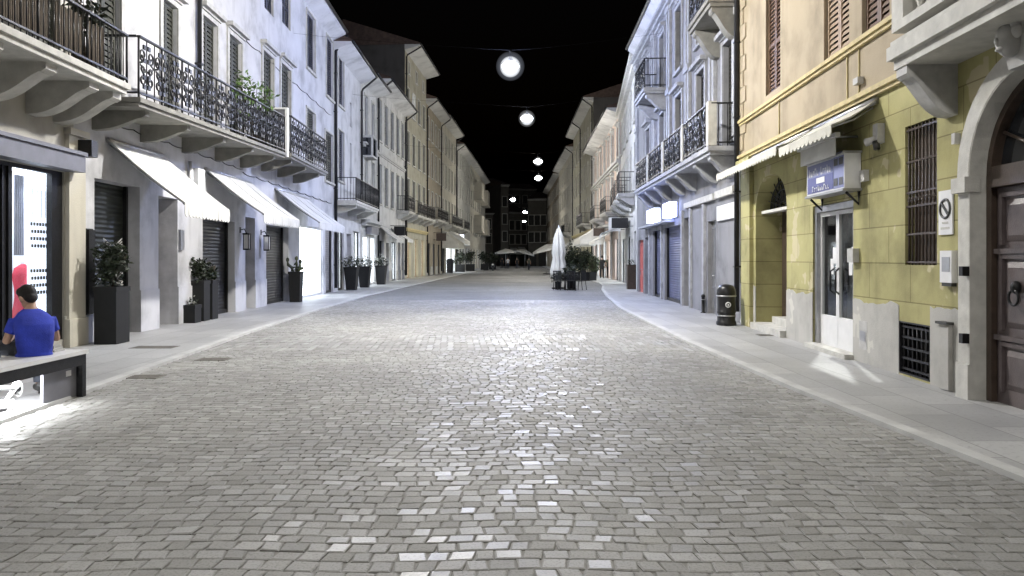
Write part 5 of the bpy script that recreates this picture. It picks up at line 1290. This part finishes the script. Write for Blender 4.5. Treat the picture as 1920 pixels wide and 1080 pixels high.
# white kick scooter under the bench
K = thing('kick_scooter', (-4.95, 7.3, 0), 'white folding kick scooter lying under the bench', 'scooter')
mb = MB(); mb.hexa([(-4.98, 6.75, .05), (-4.86, 6.75, .05), (-4.86, 7.3, .09), (-4.98, 7.3, .09), (-4.98, 6.75, .08), (-4.86, 6.75, .08), (-4.86, 7.3, .12), (-4.98, 7.3, .12)]); mb.build('deck', 'white_metal', K)
mb = MB(); mb.tube([(-4.92, 7.25, .11), (-4.9, 7.36, .22), (-4.9, 7.44, .25)], .022, 8); mb.tube([(-4.9, 7.36, .22), (-4.86, 6.8, .33)], .02, 8); mb.tube([(-4.98, 6.8, .30), (-4.74, 6.82, .35)], .016, 8); mb.build('steering_column', 'white_metal', K)
for y, z in ((7.42, .2), (6.72, .085)):
    mb = MB(); mb.ring((-4.92, y, z), .07, .016, 'x', 20, 8); wh = mb.build('wheel', 'white_metal', K); mb = MB(); mb.tube([(-4.95, y, z), (-4.89, y, z)], .022, 8)
    for i in range(3): a = i*2.09; mb.tube([(-4.92, y, z), (-4.92, y+.06*math.cos(a), z+.06*math.sin(a))], .007, 5)
    mb.build('hub', 'iron', wh)
mb = MB(); mb.tube([(-4.86, 7.28, .1), (-4.78, 7.05, .008)], .016, 8); mb.build('kick_stand', 'white_metal', K)
# litter bin
x, y = 4.72, 16.45; Lb = thing('litter_bin', (x, y, PAVE), 'round black litter bin with domed lid beside the white wall', 'litter bin')
mb = MB(); mb.lathe((x, y, PAVE), [(.2, 0), (.215, .02), (.215, .08), (.195, .1), (.195, .26), (.205, .27), (.205, .30), (.195, .31), (.195, .62), (.2, .63)], 24); mb.build('body', 'black_plastic', Lb)
mb = MB(); mb.lathe((x, y, PAVE), [(.205, .665), (.205, .72), (.19, .80), (.15, .87), (.07, .90), (.02, .905)], 24); mb.build('lid', 'black_plastic', Lb)
mb = MB(); mb.lathe((x, y, PAVE), [(.208, .632), (.212, .64), (.212, .655), (.208, .663)], 24); mb.lathe((x, y, PAVE), [(.199, .2), (.203, .205), (.203, .225), (.199, .23)], 24); mb.build('rim', 'metal', Lb)
dn = Vector((-x*.25, -y, 0)).normalized(); tn = Vector((-dn.y, dn.x, 0)); c = Vector((x, y, PAVE+.46))+dn*.197
mb = MB(); mb.ring(c, .05, .013, (tn, Vector((0, 0, 1))), 16, 6); mb.ball(c+Vector((0, 0, -.005)), .022, 8, 6); mb.build('emblem', 'white_metal', Lb)
x, y = 5.17, 20.2; Pb = thing('bollard', (x, y, PAVE), 'short thin black post in front of the white wall', 'bollard')
mb = MB(); mb.lathe((x, y, PAVE), [(.07, 0), (.07, .02), (.045, .03), (.045, .42), (.055, .43), (.055, .47), (.03, .5)], 12); mb.build('post', 'iron', Pb); mb = MB(); mb.ring((x, y, PAVE+.36), .05, .012, 'z', 14, 6); mb.build('collar', 'metal', Pb)
x, y = -6.35, 76.5; Bb = thing('litter_bin', (x, y, PAVE), 'far black square bin left of the glowing far shop', 'litter bin'); mb = MB(); mb.hexa([(x-.3, y-.3, PAVE), (x+.3, y-.3, PAVE), (x+.3, y+.3, PAVE), (x-.3, y+.3, PAVE), (x-.34, y-.34, 1.3), (x+.34, y-.34, 1.3), (x+.34, y+.34, 1.3), (x-.34, y+.34, 1.3)]); mb.build('body', 'black_plastic', Bb)
mb = MB(); mb.hexa([(x-.36, y-.36, 1.301), (x+.36, y-.36, 1.301), (x+.36, y+.36, 1.301), (x-.36, y+.36, 1.301), (x-.2, y-.2, 1.5), (x+.2, y-.2, 1.5), (x+.2, y+.2, 1.5), (x-.2, y+.2, 1.5)]); mb.build('lid', 'black_plastic', Bb)
# cafe furniture and parasols
def chair(loc, rz, label):
    T = thing('cafe_chair', (0, 0, 0), label, 'chair', 'dark cafe chairs by the closed parasol'); mb = MB(); mb.box((-.22, -.21, .43), (.22, .21, .46)); mb.build('seat', 'iron', T)
    mb = MB()
    for i in range(6): mb.box((-.2+.075*i, .2, .47), (-.165+.075*i, .225, .88))
    mb.box((-.22, .195, .88), (.22, .23, .93)); mb.build('backrest', 'iron', T)
    for sx in (-.19, .19):
        mb = MB(); mb.tube([(sx, -.18, .43), (sx, -.21, 0)], .016, 6); mb.build('leg', 'iron', T); mb = MB(); mb.tube([(sx, .2, .9), (sx, .2, .4), (sx, .25, 0)], .016, 6); mb.build('leg', 'iron', T)
        mb = MB(); mb.tube([(sx*1.15, -.18, .45), (sx*1.15, -.18, .66), (sx*1.15, .2, .68)], .014, 6); mb.build('armrest', 'iron', T)
    T.location = loc; T.rotation_euler = (0, 0, rz); return T
c0 = chair((2.25, 35.6, 0), 2.6, 'dark cafe chair at the left of the table under the closed parasol')
copy_tree(c0, loc=(2.75, 35.3, 0), rz=3.3, label='dark cafe chair in front of the table, nearest the camera'); copy_tree(c0, loc=(3.25, 35.7, 0), rz=-2.2, label='dark cafe chair at the right of the table'); copy_tree(c0, loc=(2.8, 36.7, 0), rz=.1, label='dark cafe chair behind the table, mostly hidden')
T = thing('cafe_table', (2.75, 36, 0), 'round dark cafe table among chairs beside the closed parasol', 'table'); mb = MB(); mb.lathe((2.75, 36, .72), [(.4, 0), (.42, .015), (.4, .03)], 24); mb.build('table_top', 'iron', T); mb = MB(); mb.lathe((2.75, 36, 0), [(.25, 0), (.24, .03), (.035, .06), (.035, .72)], 14); mb.build('pedestal', 'iron', T)
planter(2.75, 3.15, 36.85, 37.2, .5, 'low dark leafy planter behind the cafe table', 'shrub', seed=77, z=0, lr=.45, lh=.55, n=500, ls=.14)
planter(2.1, 2.4, 36.3, 36.6, .35, 'small dark leafy planter at the foot of the closed parasol', 'shrub', seed=78, z=0, lr=.3, lh=.4, n=260, ls=.12)
U = thing('parasol', (2.33, 37.3, 0), 'closed white parasol standing by the dark cafe table', 'parasol'); mb = MB(); n = 48; prof = [(.03, 3.05), (.10, 2.9), (.2, 2.55), (.27, 2.1), (.29, 1.8), (.24, 1.55), (.3, 1.2), (.36, .85), (.34, .55)]
vs = []
for r, z in prof:
    for k in range(n): a = 2*math.pi*k/n; q = r*(1+.24*math.cos(a*8+z*.8)); vs.append((2.33+q*math.cos(a), 37.3+q*math.sin(a), z))
mb.add(vs, [(i*n+k, i*n+(k+1) % n, (i+1)*n+(k+1) % n, (i+1)*n+k) for i in range(len(prof)-1) for k in range(n)]+[tuple(range(n)), tuple((len(prof)-1)*n+k for k in range(n))[::-1]], True); mb.build('folded_canopy', 'canvas_grey', U)
mb = MB(); mb.tube([(2.33, 37.3, .05), (2.33, 37.3, 3.15)], .03, 8); mb.build('pole', 'metal', U); mb = MB(); mb.lathe((2.33, 37.3, 0), [(.35, 0), (.35, .06), (.06, .1)], 16); mb.build('base', 'iron', U)
def parasol(x, y, r, h, label, tilt=.1, z=0):
    U = thing('parasol', (x, y, z), label, 'parasol'); mb = MB(); n = 8; vs = [(x, y, z+h)]
    for rr, dz in ((.5, -.22), (1, -.55)):
        for k in range(n): a = 2*math.pi*k/n; vs.append((x+r*rr*math.cos(a), y+r*rr*math.sin(a), z+h+dz*r*.6+tilt*math.cos(a)*rr))
    for k in range(n): a = 2*math.pi*k/n; vs.append((x+r*math.cos(a), y+r*math.sin(a), z+h-.55*r*.6-.22+tilt*math.cos(a)))
    fs = [(0, 1+k, 1+(k+1) % n) for k in range(n)]
    for q in (0, 1): fs += [(1+q*n+k, 1+q*n+(k+1) % n, 1+(q+1)*n+(k+1) % n, 1+(q+1)*n+k) for k in range(n)]
    mb.add(vs, fs); mb.build('canopy', 'canvas', U); mb = MB(); mb.tube([(x, y, z), (x, y, z+h)], .035, 8); mb.build('pole', 'metal', U); mb = MB(); mb.lathe((x, y, z), [(.4, 0), (.4, .06), (.06, .1)], 16); mb.build('base', 'iron', U)
parasol(3.35, 72, 1.35, 2.9, 'open white parasol just left of the closed one, far down the street', .35)
parasol(-1.0, 118, 1.7, 3.1, 'far open white parasol left of the street centre', .1)
parasol(2.1, 122, 1.5, 3.0, 'far open white parasol right of the street centre', -.4)
# parked moped far off
mx, my = -2.35, 92; Mo = thing('moped', (mx, my, 0), 'dark moped parked facing the camera with a pale headlight, far left', 'moped')
mb = MB(); mb.tube([(mx, my+.5, .75), (mx, my+.1, .55), (mx, my-.3, .45), (mx, my-.5, .9)], [.2, .2, .16, .14], 10); mb.box((mx-.2, my+.1, .7), (mx+.2, my+1.0, .82)); mb.build('body', 'black_plastic', Mo)
for y in (my-.55, my+.85): 
    mb = MB(); mb.ring((mx, y, .27), .21, .065, 'x', 18, 8); mb.tube([(mx-.05, y, .27), (mx+.05, y, .27)], .1, 10); mb.build('wheel', 'black_plastic', Mo)
mb = MB(); mb.tube([(mx-.35, my-.4, 1.08), (mx, my-.5, 1.0), (mx+.35, my-.4, 1.08)], .025, 6); mb.tube([(mx, my-.5, 1.0), (mx, my-.56, .3)], .04, 6); mb.build('handlebar', 'iron', Mo)
mb = MB(); mb.ball((mx, my-.66, .78), (.12, .06, .12), 10, 8); mb.build('headlight', 'white_metal', Mo)
for sx in (-1, 1): mb = MB(); mb.tube([(mx+sx*.3, my-.42, 1.08), (mx+sx*.36, my-.42, 1.28)], .01, 5); mb.ball((mx+sx*.36, my-.42, 1.3), (.07, .02, .05), 8, 6); mb.build('mirror', 'iron', Mo)

# ---------------------------------------------------------------- people
M['skin'] = plain('skin', C(.45, .28, .2), .5, 0, .1, 8, .05); M['hair'] = plain('dark_hair', C(.008, .006, .006), .55, 0, .4, 40, .5)
M['shirt'] = plain('blue_shirt', C(.032, .055, .44), .85, 0, .3, 7, .6); M['jeans'] = plain('dark_jeans', C(.03, .034, .045), .85, 0, .25, 12, .2); M['shoe'] = plain('dark_shoe', C(.03, .03, .03), .6)
M['dark_cloth'] = plain('dark_cloth', C(.02, .02, .022), .85); M['olive_cloth'] = plain('olive_cloth', C(.10, .10, .075), .85)
def loft(mb, O, f, l, rings, n=18):
    up = Vector((0, 0, 1)); vs = []
    for fw, z, w, d in rings:
        for k in range(n):
            a = 2*math.pi*k/n; ca, sa = math.cos(a), math.sin(a)
            vs.append(O+f*(fw+d*math.copysign(abs(ca)**.85, ca))+l*(w*math.copysign(abs(sa)**.85, sa))+up*z)
    m = len(rings); mb.add(vs, [(i*n+k, i*n+(k+1) % n, (i+1)*n+(k+1) % n, (i+1)*n+k) for i in range(m-1) for k in range(n)]+[tuple(range(n))[::-1], tuple((m-1)*n+k for k in range(n))], True)
def head(mb, hairmb, Q, O, f, l, c, nod=.35, s=1.0):
    """Q(fw, left, up) gives a point; the head is tilted by nod"""
    cn, sn = math.cos(nod), math.sin(nod)
    def h(a, b, z): return O+f*(c[0]+(a*cn+z*sn)*s)+l*(c[1]+b*s)+Vector((0, 0, c[2]+(z*cn-a*sn)*s))
    def blob(mb, a, b, z, r, n=14, m=10):
        vs = []
        for i in range(m+1):
            t = min(max(math.pi*i/m, .03), math.pi-.03)
            for k in range(n): q = 2*math.pi*k/n; vs.append(h(a+r[0]*math.sin(t)*math.cos(q), b+r[1]*math.sin(t)*math.sin(q), z-r[2]*math.cos(t)))
        mb.add(vs, [(i*n+k, i*n+(k+1) % n, (i+1)*n+(k+1) % n, (i+1)*n+k) for i in range(m) for k in range(n)]+[tuple(range(n))[::-1], tuple(m*n+k for k in range(n))], True)
    blob(mb, 0, 0, .02, (.095, .075, .11)); blob(mb, .025, 0, -.06, (.065, .055, .06)); blob(mb, .1, 0, -.015, (.018, .013, .024), 8, 6)   # skull, jaw, nose
    blob(mb, .085, 0, -.062, (.012, .024, .01), 8, 6); blob(mb, .088, 0, .025, (.012, .05, .01), 8, 6)
    for q in (-1, 1): blob(mb, .005, q*.082, -.012, (.02, .012, .032), 8, 6)
    blob(hairmb, -.02, 0, .045, (.1, .086, .1)); blob(hairmb, -.05, 0, -.015, (.06, .076, .07)); blob(hairmb, .03, 0, .085, (.07, .075, .055))
def limb(mb, pts, rs, n=10):
    P_ = [Vector(p) for p in pts]; out, ro = [], []
    for i in range(len(P_)-1):
        for k in range(4): t = k/4; out.append(P_[i].lerp(P_[i+1], t)); ro.append(rs[i]+(rs[i+1]-rs[i])*t)
    out.append(P_[-1]); ro.append(rs[-1]); mb.tube(out, ro, n)
def hand(mb, w, dirv, up, side, s=1.0, curl=.5):
    d = Vector(dirv).normalized(); u = Vector(up).normalized(); a = d.cross(u).normalized()*side
    w = Vector(w); mb.tube([w, w+d*.04*s, w+d*.085*s], [.024*s, .034*s, .03*s], 8)
    for i, L in enumerate((.07, .078, .072, .056)):
        b = w+d*.085*s+a*(.027-.018*i)*s
        mb.tube([b-d*.015, b+d*L*.45*s-u*curl*.012, b+d*L*.75*s-u*curl*.035, b+d*L*.85*s-u*curl*.055], [.0095*s, .009*s, .008*s, .0065*s], 6)
    b = w+d*.03*s+a*.03*s; mb.tube([b, b+a*.03*s+d*.02*s, b+a*.035*s+d*.05*s-u*.012], [.012*s, .011*s, .008*s], 6)
def seated():
    O = Vector((-4.93, 7.7, .505)); th = math.radians(133); f = Vector((math.cos(th), math.sin(th), 0)); l = Vector((-f.y, f.x, 0))
    T = thing('person', O, 'man in a blue t-shirt and jeans sitting on the bench, seen from behind', 'person'); T.scale = (.95, .95, .95)
    Q = lambda a, b, z: O+f*a+l*b+Vector((0, 0, z))
    body = MB(); hr = MB(); sh = MB(); jn = MB(); so = []
    R1 = [(-.01, .03, .155, .12), (-.045, .12, .162, .12), (-.045, .24, .172, .12), (-.005, .34, .182, .118), (.05, .41, .165, .10), (.10, .46, .12, .08), (.145, .51, .06, .055)]
    loft(body, O, f, l, [(a, z, w*.93, d*.9) for a, z, w, d in R1])
    loft(sh, O, f, l, [(-.015, -.01, .185, .145)]+[(a, z, w+.012, d+.014) for a, z, w, d in R1[:-1]]+[(.14, .50, .075, .065)])
    body.tube([Q(.12, 0, .46), Q(.165, 0, .53), Q(.2, 0, .58)], [.06, .055, .055], 10)
    yaw = Matrix.Rotation(.45, 3, 'Z'); head(body, hr, Q, O+f*.20, yaw @ f, yaw @ l, (.0, .03, .62), .45)
    for q in (1, -1):
        S, E, Wr = Q(.06, q*.16, .385), Q(.1, q*.235, .16), Q(.32, q*.12, .215)
        limb(body, [S, E, Wr], [.05, .042, .027]); limb(sh, [S+Vector((0, 0, .005)), S.lerp(E, .62)], [.066, .066])
        hand(body, Wr, f*.9-l*q*.35+Vector((0, 0, .2)), Vector((0, 0, 1)), -q, 1.0, .7)
        kb = .30 if q > 0 else .12
        H_, Kn, An = Q(.02, q*.09, .075), Q(.40, q*kb, .06), Q(.38, q*kb, -.37)
        limb(body, [H_, Kn, An], [.07, .045, .035]); limb(jn, [Q(-.03, q*.085, .07), H_, Kn, An+Vector((0, 0, .02))], [.10, .095, .07, .058])
        so.append(MB()); so[-1].tube([An+Vector((0, 0, .01))-f*.06, An-Vector((0, 0, .035))-f*.02, An-Vector((0, 0, .045))+f*.1, An-Vector((0, 0, .05))+f*.19], [.04, .05, .045, .03], 10)
    loft(jn, O, f, l, [(.0, -.002, .16, .12), (-.01, .06, .175, .13), (-.03, .12, .172, .12)])
    fuse(body, 'body', 'skin', T, .009, 3); fuse(sh, 'shirt', 'shirt', T, .012, 5); fuse(jn, 'jeans', 'jeans', T, .012, 4); fuse(hr, 'hair', 'hair', T, .009, 2); [fuse(o_, 'shoe', 'shoe', T, .01, 2) for o_ in so]
    ph = MB(); c = Q(.46, .0, .31); ph.hexa([c+f*a+l*b+Vector((0, 0, z)) for a, b, z in ((-.01, -.035, -.06), (-.01, .035, -.06), (.0, .035, -.06), (0, -.035, -.06), (.03, -.035, .07), (.03, .035, .07), (.04, .035, .07), (.04, -.035, .07))])
    tag(ph.build('mobile_phone', 'black_plastic', origin=c), 'dark mobile phone held in front by the seated man', 'phone')
seated()
def stander(x, y, th, top, low, label, h=1.72, stride=.12, z=PAVE):
    O = Vector((x, y, z)); f = Vector((math.cos(th), math.sin(th), 0)); l = Vector((-f.y, f.x, 0)); k = h/1.75
    T = thing('person', O, label, 'person', None); Q = lambda a, b, c: O+f*a*k+l*b*k+Vector((0, 0, c*k))
    body, hr, sh, jn, so = MB(), MB(), MB(), MB(), []
    R1 = [(0, .86, .15, .1), (0, 1.0, .145, .1), (.01, 1.2, .165, .11), (.0, 1.36, .18, .1), (0, 1.43, .12, .075), (0, 1.48, .055, .05)]
    loft(body, O, f, l, [(a*k, c*k, w*k*.92, d*k*.9) for a, c, w, d in R1]); loft(sh, O, f, l, [(a*k, c*k, (w+.015)*k, (d+.015)*k) for a, c, w, d in R1[:-1]])
    body.tube([Q(0, 0, 1.42), Q(.02, 0, 1.56)], [.055, .05], 10); head(body, hr, Q, O, f, l, (.02*k, 0, 1.62*k), .08, k)
    for q in (1, -1):
        S, E, Wr = Q(0, q*.19, 1.38), Q(-.03*q, q*.24, 1.12), Q(.12, q*.22, .9)
        limb(body, [S, E, Wr], [.048, .04, .028]); limb(sh, [S, S.lerp(E, .7)], [.06, .055]); hand(body, Wr, Vector((0, 0, -1))+f*.3, f, q, k, .3)
        H_, Kn, An = Q(0, q*.09, .88), Q(stride*q*.6+.03, q*.1, .48), Q(stride*q, q*.1, .07)
        limb(body, [H_, Kn, An], [.08, .055, .04]); limb(jn, [H_, Kn, An+Vector((0, 0, .02))], [.095, .07, .06])
        so.append(MB()); so[-1].tube([An-f*.05, An-Vector((0, 0, .03)), An-Vector((0, 0, .04))+f*.15], [.04, .045, .03], 8)
    loft(jn, O, f, l, [(0, .82*k, .15*k, .11*k), (0, .95*k, .155*k, .11*k)])
    fuse(body, 'body', 'skin', T, .012, 3); fuse(sh, 'shirt', top, T, .018, 4); fuse(jn, 'trousers', low, T, .018, 4); fuse(hr, 'hair', 'hair', T, .014, 2); [fuse(o_, 'shoe', 'shoe', T, .016, 2) for o_ in so]
stander(7.05-.3, 56, 1.6, 'dark_cloth', 'dark_cloth', 'far walker in black clothes, left one of the two by the shops')
stander(7.55-.35, 55.5, 1.2, 'olive_cloth', 'dark_cloth', 'far walker in an olive top, right one of the two by the shops')
stander(2.2, 98, 1.2, 'olive_cloth', 'jeans', 'far person in an olive top walking near the right-hand kerb', z=0)
stander(-1.6, 120, 1.0, 'dark_cloth', 'dark_cloth', 'tiny far person in black near the far white parasol', z=0)
stander(.75, 112, 1.6, 'dark_cloth', 'jeans', 'tiny far person in dark clothes in the middle of the street', z=0)
stander(-.6, 108, 1.4, 'white_metal', 'jeans', 'tiny far person in a white top in the middle of the street', z=0)

# ---------------------------------------------------------------- hanging street lamps
LAMPS = [(-.35, -7, .8), (-.4, 4.2, .3), (-.95, 15.6, 2.0), (-.06, 26, 1.25), (.71, 35.7, 1.2), (1.8, 51.5, .85), (2.2, 62, .65), (.1, 85, .6), (1.9, 108, .4), (2.2, 134, .2)]
names = ['lamp hanging behind the viewpoint', 'lamp hanging over the near paving, above the frame', 'lamp hanging above the top edge of the view', 'nearest and highest glowing street lamp in the black sky', 'second glowing street lamp, just below the highest',
         'third glowing street lamp, left of the tall tan house', 'fourth street lamp, right under the third', 'small glowing lamp left of the others above the far roofs', 'tiny far lamp low over the street', 'farthest dim lamp at the end of the street']
LZ = 8.2
for i, (x, y, k) in enumerate(LAMPS):
    T = thing('street_lamp', (x, y, LZ), names[i], 'street lamp', 'lamps hung on wires over the street')
    mb = MB(); n = 16; mb.lathe((x, y, LZ), [(.13, .125), (.12, .2), (.05, .3), (.03, .55)], n); mb.build('housing', 'iron', T)
    mb = MB(); mb.ball((x, y, LZ), (.28, .28, .13), 20, 12); mb.build('diffuser', emit('lamp_diffuser', C(*{3: (.53, .62, 1.0), 4: (.76, .83, 1.0)}.get(i, (1.0, .975, .93) if i < 3 else (1, .96, .88))), 760*k), T)
    if i in (3, 4, 5, 6, 7): mb = MB(); mb.ball((x, y, LZ), {3: .5, 4: .4}.get(i, .32), 24, 14); oc = mb.build('opal_cover', 'opal_blue' if i == 3 else 'opal', T); mb = MB(); mb.ball((x, y, LZ-.02), {3: .36, 4: .3}.get(i, .25), 24, 14); mb.build('milk_globe', 'milk', oc)  # added glow spheres for the halo, not parts of the fitting
    mb = MB(); wl, wr = (-7.6 if y < 60 else -6), (5.2 if y < 40 else 7.3)
    pts = [(wl+(x-wl)*t/6, y, 9.35-(9.35-LZ-.55)*(t/6)**.8) for t in range(7)]+[(x+(wr-x)*t/6, y, LZ+.55+(9.35-LZ-.55)*(t/6)**1.25) for t in range(1, 7)]
    mb.tube(pts, .004, 5); mb.build('span_wire', 'wire', T)

# ---------------------------------------------------------------- night sky, moonlight, render settings
w = bpy.data.worlds.new("World"); scene.world = w; w.use_nodes = True
nt = w.node_tree; bg = nt.nodes['Background']; sk = nt.nodes.new('ShaderNodeTexSky'); sk.sky_type = 'NISHITA'; sk.sun_disc = False
sk.sun_elevation = math.radians(-4.0); sk.sun_rotation = math.radians(200)
nt.links.new(sk.outputs[0], bg.inputs['Color']); bg.inputs['Strength'].default_value = .05
sd = bpy.data.lights.new('moonlight', 'SUN'); sd.energy = .01; sd.angle = math.radians(.5); so = bpy.data.objects.new('moonlight', sd); COL.objects.link(so); so.rotation_euler = (math.radians(40), 0, math.radians(200)); so.location = (0, 0, 60)
vs = scene.view_settings; vs.view_transform = 'Standard'; vs.look = 'None'; vs.exposure = .5; vs.gamma = 1; vs.use_curve_mapping = False
cy = scene.cycles; cy.max_bounces = 6; cy.diffuse_bounces = 2; cy.glossy_bounces = 3; cy.transparent_max_bounces = 8; cy.caustics_reflective = False; cy.caustics_refractive = False
cy.sample_clamp_indirect = 4; cy.use_denoising = True; cy.use_adaptive_sampling = True; cy.adaptive_threshold = .01; cy.use_light_tree = True
